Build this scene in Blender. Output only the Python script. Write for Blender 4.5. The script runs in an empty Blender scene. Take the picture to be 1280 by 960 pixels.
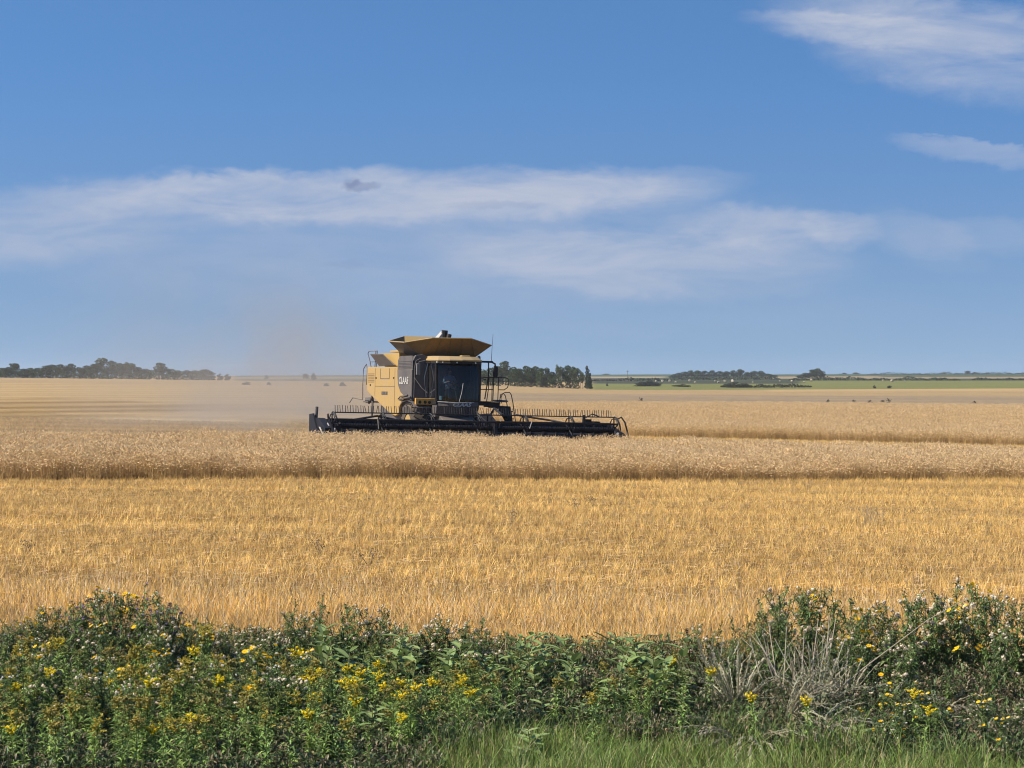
import bpy, math, random
import numpy as np
from mathutils import Vector, Matrix, Euler
R = math.radians
random.seed(7)
rng = np.random.default_rng(7)
scene = bpy.context.scene
COL = scene.collection

# ------------------------------------------------------------------ camera, sky, sun, exposure
FPX, HY, CZ = 2475.0, 475.0, 2.8          # focal length in photo pixels, eye-level line, camera height
cd = bpy.data.cameras.new('camera')
cam = bpy.data.objects.new('camera', cd)
COL.objects.link(cam)
cd.sensor_width = 36.0
cd.lens = 36.0 * FPX / 1280.0
cd.clip_start, cd.clip_end = 0.5, 9000.0
cam.location = (0, 0, CZ)
cam.rotation_euler = (R(90) - math.atan((480 - HY) / FPX), 0, 0)
scene.camera = cam

SUN_EL, SUN_AZ = 41.0, -109.0              # azimuth clockwise from the view direction (+Y)
sd = bpy.data.lights.new('sun', 'SUN')
sd.energy, sd.angle, sd.color = 5.0, R(0.5), (1.0, 0.93, 0.82)
sun = bpy.data.objects.new('sun', sd)
COL.objects.link(sun)
sdir = Vector((math.sin(R(SUN_AZ)) * math.cos(R(SUN_EL)), math.cos(R(SUN_AZ)) * math.cos(R(SUN_EL)), math.sin(R(SUN_EL))))
sun.rotation_euler = (-sdir).to_track_quat('-Z', 'Y').to_euler()
sun.location = (-40, 0, 60)

scene.view_settings.view_transform = 'Standard'
scene.view_settings.look = 'None'
scene.view_settings.exposure = 0.6
scene.view_settings.gamma = 1.0
scene.view_settings.use_curve_mapping = False
cy = scene.cycles
cy.max_bounces, cy.diffuse_bounces, cy.glossy_bounces, cy.transmission_bounces = 6, 3, 3, 4
cy.transparent_max_bounces = 12
cy.volume_bounces = 1
cy.caustics_reflective = cy.caustics_refractive = False
cy.use_denoising = True
try:
    cy.denoiser = 'OPENIMAGEDENOISE'
    cy.denoising_prefilter = 'ACCURATE'
except Exception:
    pass
cy.pixel_filter_type = 'BLACKMAN_HARRIS'
cy.filter_width = 1.1
cy.sample_clamp_indirect = 4.0
cy.use_adaptive_sampling = True
cy.adaptive_threshold = 0.008

world = bpy.data.worlds.new('World')
scene.world = world
world.use_nodes = True


class NB:
    """small node-tree builder: arithmetic on sockets"""
    def __init__(s, nt):
        s.nt = nt
        nt.nodes.clear()

    def n(s, kind, **kw):
        nd = s.nt.nodes.new(kind)
        for k, v in kw.items():
            setattr(nd, k, v)
        return nd

    def put(s, sock, v):
        if v is None:
            return
        if isinstance(v, bpy.types.NodeSocket):
            s.nt.links.new(v, sock)
        elif isinstance(v, (tuple, list)):
            v = tuple(v)
            if sock.type == 'RGBA' and len(v) == 3:
                v = v + (1.0,)
            sock.default_value = v
        else:
            sock.default_value = v

    def m(s, op, a, b=None, c=None, clamp=False):
        nd = s.n('ShaderNodeMath', operation=op, use_clamp=clamp)
        s.put(nd.inputs[0], a); s.put(nd.inputs[1], b)
        if c is not None:
            s.put(nd.inputs[2], c)
        return nd.outputs[0]

    def mix(s, f, a, b, blend='MIX'):
        nd = s.n('ShaderNodeMix', data_type='RGBA', blend_type=blend)
        s.put(nd.inputs[0], f); s.put(nd.inputs[6], a); s.put(nd.inputs[7], b)
        return nd.outputs[2]

    def noise(s, vec, scale, detail=3.0, rough=0.55, dist=0.0):
        nd = s.n('ShaderNodeTexNoise')
        s.put(nd.inputs['Vector'], vec); s.put(nd.inputs['Scale'], scale)
        s.put(nd.inputs['Detail'], detail); s.put(nd.inputs['Roughness'], rough); s.put(nd.inputs['Distortion'], dist)
        return nd.outputs[0]

    def ramp(s, v, lo, hi):
        nd = s.n('ShaderNodeMapRange', interpolation_type='SMOOTHSTEP')
        s.put(nd.inputs[0], v); s.put(nd.inputs[1], lo); s.put(nd.inputs[2], hi)
        nd.inputs[3].default_value = 0.0; nd.inputs[4].default_value = 1.0
        return nd.outputs[0]

    def comb(s, x, y, z):
        nd = s.n('ShaderNodeCombineXYZ')
        s.put(nd.inputs[0], x); s.put(nd.inputs[1], y); s.put(nd.inputs[2], z)
        return nd.outputs[0]

    def vscale(s, v, sc):
        nd = s.n('ShaderNodeVectorMath', operation='MULTIPLY')
        s.put(nd.inputs[0], v); s.put(nd.inputs[1], sc)
        return nd.outputs[0]


def build_world():
    b = NB(world.node_tree)
    tc = b.n('ShaderNodeTexCoord')
    sx = b.n('ShaderNodeSeparateXYZ')
    b.put(sx.inputs[0], tc.outputs['Generated'])
    x, y, z = sx.outputs
    # the sky sampled a little higher than the line of sight keeps the deep clear blue of dry air
    zz = b.m('ADD', b.m('MULTIPLY', b.m('MAXIMUM', z, 0.0), SKY_STRETCH), SKY_LIFT)
    sky = b.n('ShaderNodeTexSky')
    sky.sky_type = 'NISHITA'
    sky.sun_disc = False
    sky.sun_elevation = R(SUN_EL)
    sky.sun_rotation = R(SUN_AZ)
    sky.altitude = 300
    sky.air_density = 1.0
    sky.dust_density = 0.25
    sky.ozone_density = 2.2
    b.put(sky.inputs[0], b.comb(x, y, zz))
    base = b.mix(1.0, sky.outputs[0], b.mix(b.ramp(z, 0.0, 0.17), SKY_TINT, SKY_TINT_HIGH), 'MULTIPLY')
    # clouds: bands on the sky around the direction of view
    ys = b.m('MAXIMUM', y, 0.05)
    u = b.m('MULTIPLY', b.m('DIVIDE', x, ys), FPX / 100.0)      # hundreds of photo pixels right of centre
    v = b.m('MULTIPLY', b.m('DIVIDE', z, ys), FPX / 100.0)
    P = b.comb(b.m('MULTIPLY', u, 0.35), b.m('MULTIPLY', v, 1.0), 0.0)
    n1 = b.noise(P, 0.9, 6, 0.6, 0.4)
    n2 = b.noise(b.comb(b.m('MULTIPLY', u, 0.22), v, 3.3), 2.6, 6, 0.65, 0.6)
    n3 = b.noise(b.comb(u, b.m('MULTIPLY', v, 1.8), 8.1), 2.2, 5, 0.62, 0.3)
    uw = b.m('ADD', u, b.m('MULTIPLY', b.m('SUBTRACT', n1, 0.5), 1.6))
    vw = b.m('ADD', v, b.m('MULTIPLY', b.m('SUBTRACT', n3, 0.5), 0.34))
    tot = None
    for (px, py, rx, ry, ang, st, pw) in CLOUDS:
        du = b.m('SUBTRACT', uw, (px - 640) / 100.0)
        dv = b.m('SUBTRACT', vw, (HY - py) / 100.0)
        ca, sa = math.cos(R(ang)), math.sin(R(ang))
        a = b.m('DIVIDE', b.m('ADD', b.m('MULTIPLY', du, ca), b.m('MULTIPLY', dv, sa)), rx / 100.0)
        c = b.m('DIVIDE', b.m('SUBTRACT', b.m('MULTIPLY', dv, ca), b.m('MULTIPLY', du, sa)), ry / 100.0)
        # crisp upper rim, soft underside
        c = b.m('MULTIPLY', c, b.m('ADD', b.m('MULTIPLY', b.m('GREATER_THAN', c, 0.0), 0.55), 0.75))
        r2 = b.m('ADD', b.m('MULTIPLY', a, a), b.m('MULTIPLY', c, c))
        e = b.m('MULTIPLY', b.ramp(r2, pw, 0.15), st)
        tot = e if tot is None else b.m('ADD', tot, e)
    wisps = b.m('ADD', b.m('MULTIPLY', n2, 0.9), b.m('MULTIPLY', n1, 0.55))
    cov = b.m('MULTIPLY', b.m('MULTIPLY', b.m('MINIMUM', tot, 1.15), b.ramp(wisps, 0.22, 1.0)), 0.95, clamp=True)
    front = b.m('MULTIPLY', cov, b.m('GREATER_THAN', y, 0.05))
    col = b.mix(front, base, CLOUD_COL)
    dk = None
    for (px, py, rx, ry, st) in DARK_CLOUDS:
        du = b.m('DIVIDE', b.m('SUBTRACT', b.m('ADD', u, b.m('MULTIPLY', b.m('SUBTRACT', n3, 0.5), 0.25)), (px - 640) / 100.0), rx / 100.0)
        dv = b.m('DIVIDE', b.m('SUBTRACT', b.m('ADD', v, b.m('MULTIPLY', b.m('SUBTRACT', b.noise(b.comb(u, v, 0.0), 9.0, 4, 0.6), 0.5), 0.16)), (HY - py) / 100.0), ry / 100.0)
        e = b.m('MULTIPLY', b.ramp(b.m('ADD', b.m('MULTIPLY', du, du), b.m('MULTIPLY', dv, dv)), 1.0, 0.25), st)
        dk = e if dk is None else b.m('ADD', dk, e)
    dk = b.m('MULTIPLY', dk, b.m('GREATER_THAN', y, 0.05))
    col = b.mix(dk, col, DARK_COL)
    bg = b.n('ShaderNodeBackground')
    b.put(bg.inputs[0], col)
    bg.inputs[1].default_value = SKY_STRENGTH
    out = b.n('ShaderNodeOutputWorld')
    b.nt.links.new(bg.outputs[0], out.inputs[0])


SKY_STRENGTH = 0.088
SKY_STRETCH, SKY_LIFT = 1.5, 0.27
SKY_TINT = (1.26, 1.20, 1.09)
SKY_TINT_HIGH = (0.84, 1.22, 1.44)
CLOUD_COL = (3.55, 3.95, 4.95)
DARK_COL = (1.25, 1.65, 2.9)
CLOUDS = [  # px, py, half width, half height, tilt, strength, reach
    (500, 236, 430, 38, 0, 1.0, 1.1),
    (250, 240, 250, 36, 0, 0.35, 1.2),
    (40, 270, 170, 50, 2, 0.55, 1.3),
    (800, 222, 150, 22, 0, 0.35, 1.2),
    (930, 275, 110, 30, 0, 0.65, 1.2),
    (1040, 280, 60, 26, 0, 0.7, 1.2),
    (800, 318, 270, 44, -3, 0.62, 1.3),
    (500, 285, 560, 80, 0, 0.42, 1.3),
    (1160, 292, 80, 32, -16, 0.36, 1.4),
    (1258, 288, 80, 24, -6, 0.28, 1.4),
    (1225, 48, 260, 60, -10, 0.92, 1.25),
    (1060, 30, 140, 22, -4, 0.5, 1.2),
    (1230, 188, 120, 16, -8, 0.5, 1.2),
    (760, 380, 420, 40, 0, 0.12, 1.3),
]
DARK_CLOUDS = [(449, 233, 30, 8, 0.42), (438, 229, 14, 7, 0.25), (433, 331, 32, 6, 0.12), (620, 256, 75, 6, 0.12)]
build_world()


# ------------------------------------------------------------------ tags and mesh helpers
def tag(o, label=None, cat=None, group=None, kind=None):
    if label: o['label'] = label
    if cat: o['category'] = cat
    if group: o['group'] = group
    if kind: o['kind'] = kind
    return o


def empty(name, loc=(0, 0, 0), rz=0.0, parent=None):
    o = bpy.data.objects.new(name, None)
    o.empty_display_size = 0.2
    COL.objects.link(o)
    o.location = loc
    o.rotation_euler = (0, 0, rz)
    o.parent = parent
    return o


class MB:
    """collects faces and face colours, builds one mesh"""
    def __init__(s):
        s.v, s.f, s.c, s.mi = [], [], [], []

    def add(s, vs, fs, col=(1, 1, 1), mi=0):
        o = len(s.v)
        s.v.extend([tuple(p) for p in vs])
        for f in fs:
            s.f.append(tuple(i + o for i in f)); s.c.append(col); s.mi.append(mi)

    def box(s, lo, hi, col=(1, 1, 1), M=None, mi=0):
        x0, y0, z0 = lo; x1, y1, z1 = hi
        vs = [(x0, y0, z0), (x1, y0, z0), (x1, y1, z0), (x0, y1, z0), (x0, y0, z1), (x1, y0, z1), (x1, y1, z1), (x0, y1, z1)]
        if M is not None: vs = [M @ Vector(p) for p in vs]
        s.add(vs, [(0, 3, 2, 1), (4, 5, 6, 7), (0, 1, 5, 4), (1, 2, 6, 5), (2, 3, 7, 6), (3, 0, 4, 7)], col, mi)

    def tube(s, pts, r, n=8, col=(1, 1, 1), r2=None, cap=True, mi=0):
        pts = [Vector(p) for p in pts]
        k = len(pts); rings = []
        for i, p in enumerate(pts):
            d = (pts[min(i + 1, k - 1)] - pts[max(i - 1, 0)]).normalized()
            a = d.cross(Vector((0, 0, 1)))
            if a.length < 1e-3: a = d.cross(Vector((0, 1, 0)))
            a.normalize(); c = d.cross(a)
            rr = r if r2 is None else r + (r2 - r) * i / (k - 1)
            if not isinstance(r, (int, float)): rr = r[i]
            rings.append([p + (a * math.cos(2 * math.pi * j / n) + c * math.sin(2 * math.pi * j / n)) * rr for j in range(n)])
        vs = [q for ring in rings for q in ring]
        fs = [(i * n + j, i * n + (j + 1) % n, (i + 1) * n + (j + 1) % n, (i + 1) * n + j) for i in range(k - 1) for j in range(n)]
        if cap:
            fs.append(tuple(range(n - 1, -1, -1))); fs.append(tuple((k - 1) * n + j for j in range(n)))
        s.add(vs, fs, col, mi)

    def prism(s, poly, axis, a0, a1, col=(1, 1, 1), mi=0):
        """polygon in the plane normal to axis, extruded a0..a1"""
        n = len(poly)
        def P(p, a):
            return {'x': (a, p[0], p[1]), 'y': (p[0], a, p[1]), 'z': (p[0], p[1], a)}[axis]
        vs = [P(p, a0) for p in poly] + [P(p, a1) for p in poly]
        fs = [tuple(range(n - 1, -1, -1)), tuple(range(n, 2 * n))] + [(i, (i + 1) % n, n + (i + 1) % n, n + i) for i in range(n)]
        s.add(vs, fs, col, mi)

    def build(s, name, mat, parent=None, smooth=False, link=True, bevel=0.0):
        me = bpy.data.meshes.new(name)
        me.from_pydata(s.v, [], s.f)
        at = me.attributes.new('Col', 'FLOAT_COLOR', 'FACE')
        at.data.foreach_set('color', np.array([(*c[:3], 1.0) for c in s.c], dtype=np.float32).ravel())
        for m_ in (mat if isinstance(mat, (list, tuple)) else [mat]):
            me.materials.append(m_)
        if isinstance(mat, (list, tuple)):
            me.polygons.foreach_set('material_index', s.mi)
        if smooth:
            me.polygons.foreach_set('use_smooth', [True] * len(s.f))
        me.update()
        if bevel or smooth:
            import bmesh
            bm = bmesh.new(); bm.from_mesh(me)
            bmesh.ops.recalc_face_normals(bm, faces=bm.faces)
            bm.to_mesh(me); bm.free()
        o = bpy.data.objects.new(name, me)
        if link: COL.objects.link(o)
        if bevel:
            bv = o.modifiers.new('bevel', 'BEVEL')
            bv.width = bevel; bv.segments = 2; bv.limit_method = 'ANGLE'; bv.angle_limit = R(35)
        if smooth:
            try:
                me.set_sharp_from_angle(angle=R(38))
            except Exception:
                pass
        o.parent = parent
        return o


def copy_tree(root, loc=None, rz=None, scale=None):
    r = root.copy(); COL.objects.link(r)
    if loc is not None: r.location = loc
    if rz is not None: r.rotation_euler = (0, 0, rz)
    if scale is not None: r.scale = (scale,) * 3 if isinstance(scale, (int, float)) else scale
    for ch in root.children:
        c = ch.copy(); COL.objects.link(c); c.parent = r
        for g in ch.children:
            d = g.copy(); COL.objects.link(d); d.parent = c
    return r


# ------------------------------------------------------------------ materials
def plant_mat(name, transl=0.35, rough=0.6, vary=0.35, nscale=1.3, spec=0.3, big=0.0, hue2=(1, 1, 1), rows=0.0):
    m = bpy.data.materials.new(name); m.use_nodes = True
    b = NB(m.node_tree)
    at = b.n('ShaderNodeAttribute', attribute_name='Col')
    geo = b.n('ShaderNodeNewGeometry')
    n = b.noise(geo.outputs['Position'], nscale, 3)
    f = b.m('ADD', b.m('MULTIPLY', b.m('SUBTRACT', n, 0.5), 2 * vary), 1.0)
    col = b.mix(1.0, at.outputs[0], b.comb(f, f, f), 'MULTIPLY')
    if big:
        nb = b.noise(b.vscale(geo.outputs['Position'], (0.12, 0.5, 0.5)), 1.0, 3)
        col = b.mix(b.m('MULTIPLY', b.ramp(nb, 0.38, 0.68), big), col, b.mix(1.0, col, hue2, 'MULTIPLY'))
    if rows:                                             # weathered strips that run along the drill rows
        nr = b.noise(b.vscale(geo.outputs['Position'], (0.035, 0.9, 0.3)), 1.0, 4, 0.65, 0.3)
        fr = b.m('ADD', b.m('MULTIPLY', b.m('SUBTRACT', nr, 0.5), rows * 2), 1.0)
        col = b.mix(1.0, col, b.comb(fr, fr, b.m('ADD', b.m('MULTIPLY', fr, 0.7), 0.32)), 'MULTIPLY')
    p = b.n('ShaderNodeBsdfPrincipled')
    b.put(p.inputs['Base Color'], col)
    p.inputs['Roughness'].default_value = rough
    p.inputs['Specular IOR Level'].default_value = spec
    tr = b.n('ShaderNodeBsdfTranslucent')
    b.put(tr.inputs[0], col)
    mx = b.n('ShaderNodeMixShader')
    mx.inputs[0].default_value = transl
    b.nt.links.new(p.outputs[0], mx.inputs[1]); b.nt.links.new(tr.outputs[0], mx.inputs[2])
    o = b.n('ShaderNodeOutputMaterial')
    b.nt.links.new(mx.outputs[0], o.inputs[0])
    return m


def paint(name, col, rough=0.45, metal=0.0, dust=0.35, dcol=(0.36, 0.27, 0.17), spec=0.5, useattr=False):
    m = bpy.data.materials.new(name); m.use_nodes = True
    b = NB(m.node_tree)
    tc = b.n('ShaderNodeTexCoord'); geo = b.n('ShaderNodeNewGeometry')
    c = b.n('ShaderNodeAttribute', attribute_name='Col').outputs[0] if useattr else col
    n = b.noise(tc.outputs['Object'], 1.1, 8, 0.72)
    n2 = b.noise(b.vscale(tc.outputs['Object'], (6, 6, 1.2)), 2.5, 5, 0.6)
    sx = b.n('ShaderNodeSeparateXYZ'); b.put(sx.inputs[0], geo.outputs['Normal'])
    up = b.m('MULTIPLY', b.m('MAXIMUM', sx.outputs[2], 0.0), 0.9)
    f = b.m('MULTIPLY', b.m('ADD', b.m('ADD', b.ramp(n, 0.3, 0.75), b.m('MULTIPLY', b.ramp(n2, 0.35, 0.75), 0.5)), up), dust, clamp=True)
    col2 = b.mix(f, c, dcol)
    p = b.n('ShaderNodeBsdfPrincipled')
    b.put(p.inputs['Base Color'], col2)
    b.put(p.inputs['Roughness'], b.m('ADD', b.m('MULTIPLY', f, 0.45), rough, clamp=True))
    p.inputs['Metallic'].default_value = metal
    p.inputs['Specular IOR Level'].default_value = spec
    o = b.n('ShaderNodeOutputMaterial')
    b.nt.links.new(p.outputs[0], o.inputs[0])
    return m


def glass_mat(name, tint=(0.35, 0.42, 0.42), alpha=0.45):
    m = bpy.data.materials.new(name); m.use_nodes = True
    b = NB(m.node_tree)
    tc = b.n('ShaderNodeTexCoord')
    g = b.n('ShaderNodeBsdfGlossy'); g.inputs[0].default_value = (0.8, 0.85, 0.9, 1); g.inputs[1].default_value = 0.06
    t = b.n('ShaderNodeBsdfTransparent'); b.put(t.inputs[0], tint)
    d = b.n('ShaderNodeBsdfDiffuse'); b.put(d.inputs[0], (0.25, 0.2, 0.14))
    fr = b.n('ShaderNodeFresnel'); fr.inputs[0].default_value = 1.45
    m1 = b.n('ShaderNodeMixShader'); b.put(m1.inputs[0], fr.outputs[0])
    b.nt.links.new(t.outputs[0], m1.inputs[1]); b.nt.links.new(g.outputs[0], m1.inputs[2])
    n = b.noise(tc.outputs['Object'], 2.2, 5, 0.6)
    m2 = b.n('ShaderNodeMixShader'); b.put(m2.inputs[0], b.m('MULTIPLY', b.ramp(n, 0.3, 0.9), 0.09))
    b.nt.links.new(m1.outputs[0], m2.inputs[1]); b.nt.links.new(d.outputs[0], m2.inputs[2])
    o = b.n('ShaderNodeOutputMaterial'); b.nt.links.new(m2.outputs[0], o.inputs[0])
    return m


# ------------------------------------------------------------------ terrain
def smooth(a, b, x):
    t = np.clip((np.asarray(x, float) - a) / (b - a), 0, 1)
    return t * t * (3 - 2 * t)


TPX = np.array([-400, 0, 320, 470, 640, 800, 960, 1280, 1700], float)
TROWS = [  # distance : level (photo rows) at which the land surface is seen, for the columns above
    (150, [511, 511, 511, 513, 520, 520, 520, 522, 522]),
    (200, [507, 507, 505, 506, 512, 511.5, 512, 515, 516]),
    (265, [505, 505, 503, 503, 506, 506.5, 507, 510, 511]),
    (340, [499, 499, 498, 498, 498, 499, 501, 504, 504]),
    (450, [492, 492, 491, 490, 490, 492, 493, 494, 494]),
    (600, [484, 484, 484, 484, 486, 487.5, 487, 485.5, 485]),
    (700, [479, 479, 481, 481, 483.5, 489.5, 490, 488, 487]),
    (850, [475, 475, 478, 478, 482, 484.5, 484.5, 482, 481]),
    (1000, [472, 472, 476, 477, 479, 480, 480, 478.5, 478]),
    (1200, [473.5, 473.5, 476.5, 477.5, 477, 476, 475.5, 475.5, 475]),
    (1500, [475, 475, 475, 475, 474, 473, 473, 472.5, 472]),
    (2000, [474, 474, 472, 471.5, 471, 471, 470.5, 469.5, 469]),
    (2600, [472, 472, 469.5, 469, 469, 468, 468, 467, 467]),
    (3300, [474, 474, 472, 472, 471, 471, 470, 470, 470]),
]
TD = np.array([110.0] + [r[0] for r in TROWS])
TY = np.array([[0] * 9] + [r[1] for r in TROWS], float)


def terrain_z(X, D):
    X = np.atleast_1d(np.asarray(X, float)); D = np.atleast_1d(np.asarray(D, float))
    X, D = np.broadcast_arrays(X, D)
    near = -0.022 * X
    near = np.clip(near, -1.5, 1.5)
    near = near + 1.15 * (1 - smooth(3, 9.5, D)) - 0.1 * (1 - smooth(16.5, 21, D))
    near = near + 0.03 * np.sin(X * 0.23 + D * 0.05) * smooth(20, 40, D)
    px = np.clip(640 + FPX * X / np.maximum(D, 1.0), TPX[0], TPX[-1])
    # Catmull-Rom in distance over the table, in height
    far = np.zeros_like(D, dtype=float)
    tz = np.zeros((len(TD),) + D.shape)
    for i, d in enumerate(TD):
        if i == 0:
            tz[i] = -0.022 * (px - 640) / FPX * d
        else:
            tz[i] = CZ - (np.interp(px, TPX, TY[i]) - HY) * d / FPX
    Dc = np.clip(D, TD[0], TD[-1])
    k = np.clip(np.searchsorted(TD, Dc, side='right') - 1, 0, len(TD) - 2)
    def G(idx):
        return np.take_along_axis(tz, np.clip(idx, 0, len(TD) - 1)[None], 0)[0]
    t = (Dc - TD[k]) / (TD[k + 1] - TD[k])
    p0, p1, p2, p3 = G(k - 1), G(k), G(k + 1), G(k + 2)
    h = TD[k + 1] - TD[k]
    hm = TD[k] - TD[np.maximum(k - 1, 0)]; hp = TD[np.minimum(k + 2, len(TD) - 1)] - TD[k + 1]
    m1 = (p2 - p0) / (h + hm) * h; m2 = (p3 - p1) / (h + hp) * h
    m1 = np.where(k == 0, 0, m1)
    far = (2 * t**3 - 3 * t**2 + 1) * p1 + (t**3 - 2 * t**2 + t) * m1 + (-2 * t**3 + 3 * t**2) * p2 + (t**3 - t**2) * m2
    w = smooth(104, 114, D)
    return near * (1 - w) + far * w


def tz1(X, D):
    return float(terrain_z(X, D)[0])


def at(px, D, dz=0.0):
    X = (px - 640) / FPX * D
    return (X, D, tz1(X, D) + dz)


# field boundaries as functions of the column (u = X/D, kept as photo column) -> distance
E1X, E1D = [-600, 0, 320, 640, 960, 1280, 1900], [42.2, 49.4, 52.0, 54.8, 58.0, 61.8, 71.0]      # near edge of the near wheat
E2X, E2D = [-600, 0, 388, 585, 782, 1000, 1280, 1900], [58.0, 66.5, 73.4, 74.6, 76.3, 76.6, 72.5, 77.0]   # its far edge
E3X, E3D = [-600, 400, 480, 560, 790, 920, 1040, 1280, 1900], [900, 600, 240, 130, 101.0, 99.5, 100, 101, 104]   # near edge of the far wheat


def colpx(X, D):
    return 640 + FPX * X / np.maximum(D, 1.0)


def wheat1(X, D):
    p = colpx(X, D)
    return (D > np.interp(p, E1X, E1D)) & (D < np.interp(p, E2X, E2D))


def wheat2(X, D):
    p = colpx(X, D)
    return D > np.interp(p, E3X, E3D)


def build_ground():
    us = np.concatenate([np.linspace(-0.62, -0.30, 30)[:-1], np.linspace(-0.30, 0.30, 361), np.linspace(0.30, 0.62, 30)[1:]])
    ds = [-12, -6, -2, 2, 5]
    d = 7.0
    while d < 3300:
        ds.append(d)
        d *= 1.011 if d < 1400 else 1.02
        if 50 < d < 120: d = ds[-1] + 0.5
    ds.append(3300)
    ds = np.array(ds)
    U, Dd = np.meshgrid(us, ds)
    X = U * np.where(Dd > 40, Dd, Dd * 0.6 + 16)
    Z = terrain_z(X, Dd)
    nr, nc = U.shape
    V = np.stack([X, Dd, Z], -1).reshape(-1, 3)
    i = np.arange(nr - 1)[:, None] * nc + np.arange(nc - 1)[None]
    F = np.stack([i, i + 1, i + nc + 1, i + nc], -1).reshape(-1, 4)
    me = bpy.data.meshes.new('ground')
    me.vertices.add(len(V)); me.vertices.foreach_set('co', V.ravel())
    me.loops.add(F.size); me.loops.foreach_set('vertex_index', F.ravel().astype(np.int32))
    me.polygons.add(len(F)); me.polygons.foreach_set('loop_start', np.arange(0, F.size, 4, dtype=np.int32))
    me.polygons.foreach_set('use_smooth', np.ones(len(F), bool))
    me.update(calc_edges=True)
    # what grows where: base colours of soil and crops
    p = colpx(X, Dd)
    yy = HY + FPX * (CZ - Z) / np.maximum(Dd, 1)
    C = np.zeros(X.shape + (3,))
    def setc(mask, c):
        C[mask] = c
    STB = (0.28, 0.17, 0.06); WH = (0.36, 0.245, 0.118)
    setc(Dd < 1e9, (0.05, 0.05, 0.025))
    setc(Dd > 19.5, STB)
    setc(wheat1(X, Dd), (0.25, 0.16, 0.07))
    w2 = wheat2(X, Dd)
    setc(w2, WH)
    setc(w2 & (Dd < 190), (0.30, 0.20, 0.09))
    # the cut land left of the machine: pale and ochre swaths
    lefts = (~w2) & (Dd > 66) & (~wheat1(X, Dd))
    sw = np.sin(Dd * 0.16 + X * 0.05) * 0.5 + 0.5
    for j in range(3):
        C[..., j] = np.where(lefts & (p < 640), np.array([0.40, 0.27, 0.125])[j] * (0.86 + 0.26 * sw), C[..., j])
    w = smooth(497, 501, yy + 2 * np.sin(p * 0.02) - p * 0.012) * (1 - smooth(515, 523, yy - 3 * np.sin(p * 0.013 + 1))) * (1 - smooth(180, 420, p))
    w = w * lefts * (0.55 + 0.45 * np.sin(yy * 1.1 + p * 0.012))
    C = C * (1 - w[..., None]) + np.array((0.25, 0.155, 0.06)) * w[..., None]
    w = np.exp(-((yy - 527 + 2 * np.sin(p * 0.011)) / 2.2) ** 2) * (1 - smooth(250, 420, p)) * lefts
    C = C * (1 - w[..., None]) + np.array((0.54, 0.39, 0.21)) * w[..., None]
    # the slope beyond the first crest on the right is greyer, its top yellower
    g = w2 & (p > 600) & (Dd > 250) & (Dd < 430)
    setc(g, (0.29, 0.21, 0.125))
    g = w2 & (p < 600) & (Dd > 200) & (Dd < 700)
    setc(g, (0.38, 0.255, 0.13))
    g = (Dd > 520) & (Dd < 660) & (p > 960)
    setc(g, (0.42, 0.285, 0.135))
    # pasture, dark brush land, far stubble fields on the right
    right = p > 738
    setc(right & (Dd > 665), (0.165, 0.165, 0.05))
    setc(right & (Dd > 1010) & (p < 1000), (0.05, 0.055, 0.032))
    setc(right & (Dd > 1180), (0.05, 0.062, 0.034))
    setc(right & (p > 950) & (Dd > 1420) & (Dd < 1950), (0.29, 0.215, 0.125))
    setc(right & (p > 1100) & (Dd > 1700) & (Dd < 1950), (0.08, 0.09, 0.05))
    setc(right & (p < 830) & (Dd > 1600) & (Dd < 2050), (0.31, 0.25, 0.15))
    setc(right & (p < 790) & (Dd > 1180) & (Dd < 1600), (0.075, 0.06, 0.055))
    setc(right & (Dd > 2050), (0.06, 0.085, 0.045))
    setc((~right) & (p > 290) & (Dd > 1150), (0.10, 0.10, 0.06))
    setc((~right) & (p > 290) & (Dd > 1700) & (Dd < 2100), (0.24, 0.19, 0.12))
    far_ = Dd > 112
    B = C.copy()
    for _ in range(2):
        for ax in (0, 1):
            B = (np.roll(B, 1, ax) + B * 2 + np.roll(B, -1, ax)) / 4
    C = np.where(far_[..., None], B, C)
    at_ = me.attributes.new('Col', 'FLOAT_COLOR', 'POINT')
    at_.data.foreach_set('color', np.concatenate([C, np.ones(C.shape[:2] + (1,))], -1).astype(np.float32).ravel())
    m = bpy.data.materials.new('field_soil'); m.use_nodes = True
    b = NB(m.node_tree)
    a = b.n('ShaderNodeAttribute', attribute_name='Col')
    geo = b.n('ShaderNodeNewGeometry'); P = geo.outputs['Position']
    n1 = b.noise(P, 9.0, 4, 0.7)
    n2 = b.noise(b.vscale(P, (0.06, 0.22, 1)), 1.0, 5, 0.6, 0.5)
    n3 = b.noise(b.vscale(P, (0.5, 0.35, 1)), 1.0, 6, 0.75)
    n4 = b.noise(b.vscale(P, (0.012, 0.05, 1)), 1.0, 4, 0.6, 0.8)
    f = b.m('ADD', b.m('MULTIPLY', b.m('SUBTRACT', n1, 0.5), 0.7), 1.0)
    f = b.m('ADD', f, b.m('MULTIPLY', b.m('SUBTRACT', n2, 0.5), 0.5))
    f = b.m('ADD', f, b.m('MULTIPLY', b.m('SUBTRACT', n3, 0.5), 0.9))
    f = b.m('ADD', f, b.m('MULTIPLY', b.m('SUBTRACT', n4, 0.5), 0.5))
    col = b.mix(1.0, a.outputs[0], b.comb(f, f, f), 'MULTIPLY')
    p_ = b.n('ShaderNodeBsdfPrincipled')
    b.put(p_.inputs['Base Color'], col)
    p_.inputs['Roughness'].default_value = 0.9
    p_.inputs['Specular IOR Level'].default_value = 0.1
    bp = b.n('ShaderNodeBump'); bp.inputs['Strength'].default_value = 1.0; bp.inputs['Distance'].default_value = 0.5
    b.put(bp.inputs['Height'], b.m('ADD', b.m('MULTIPLY', n1, 0.15), n3))
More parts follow.
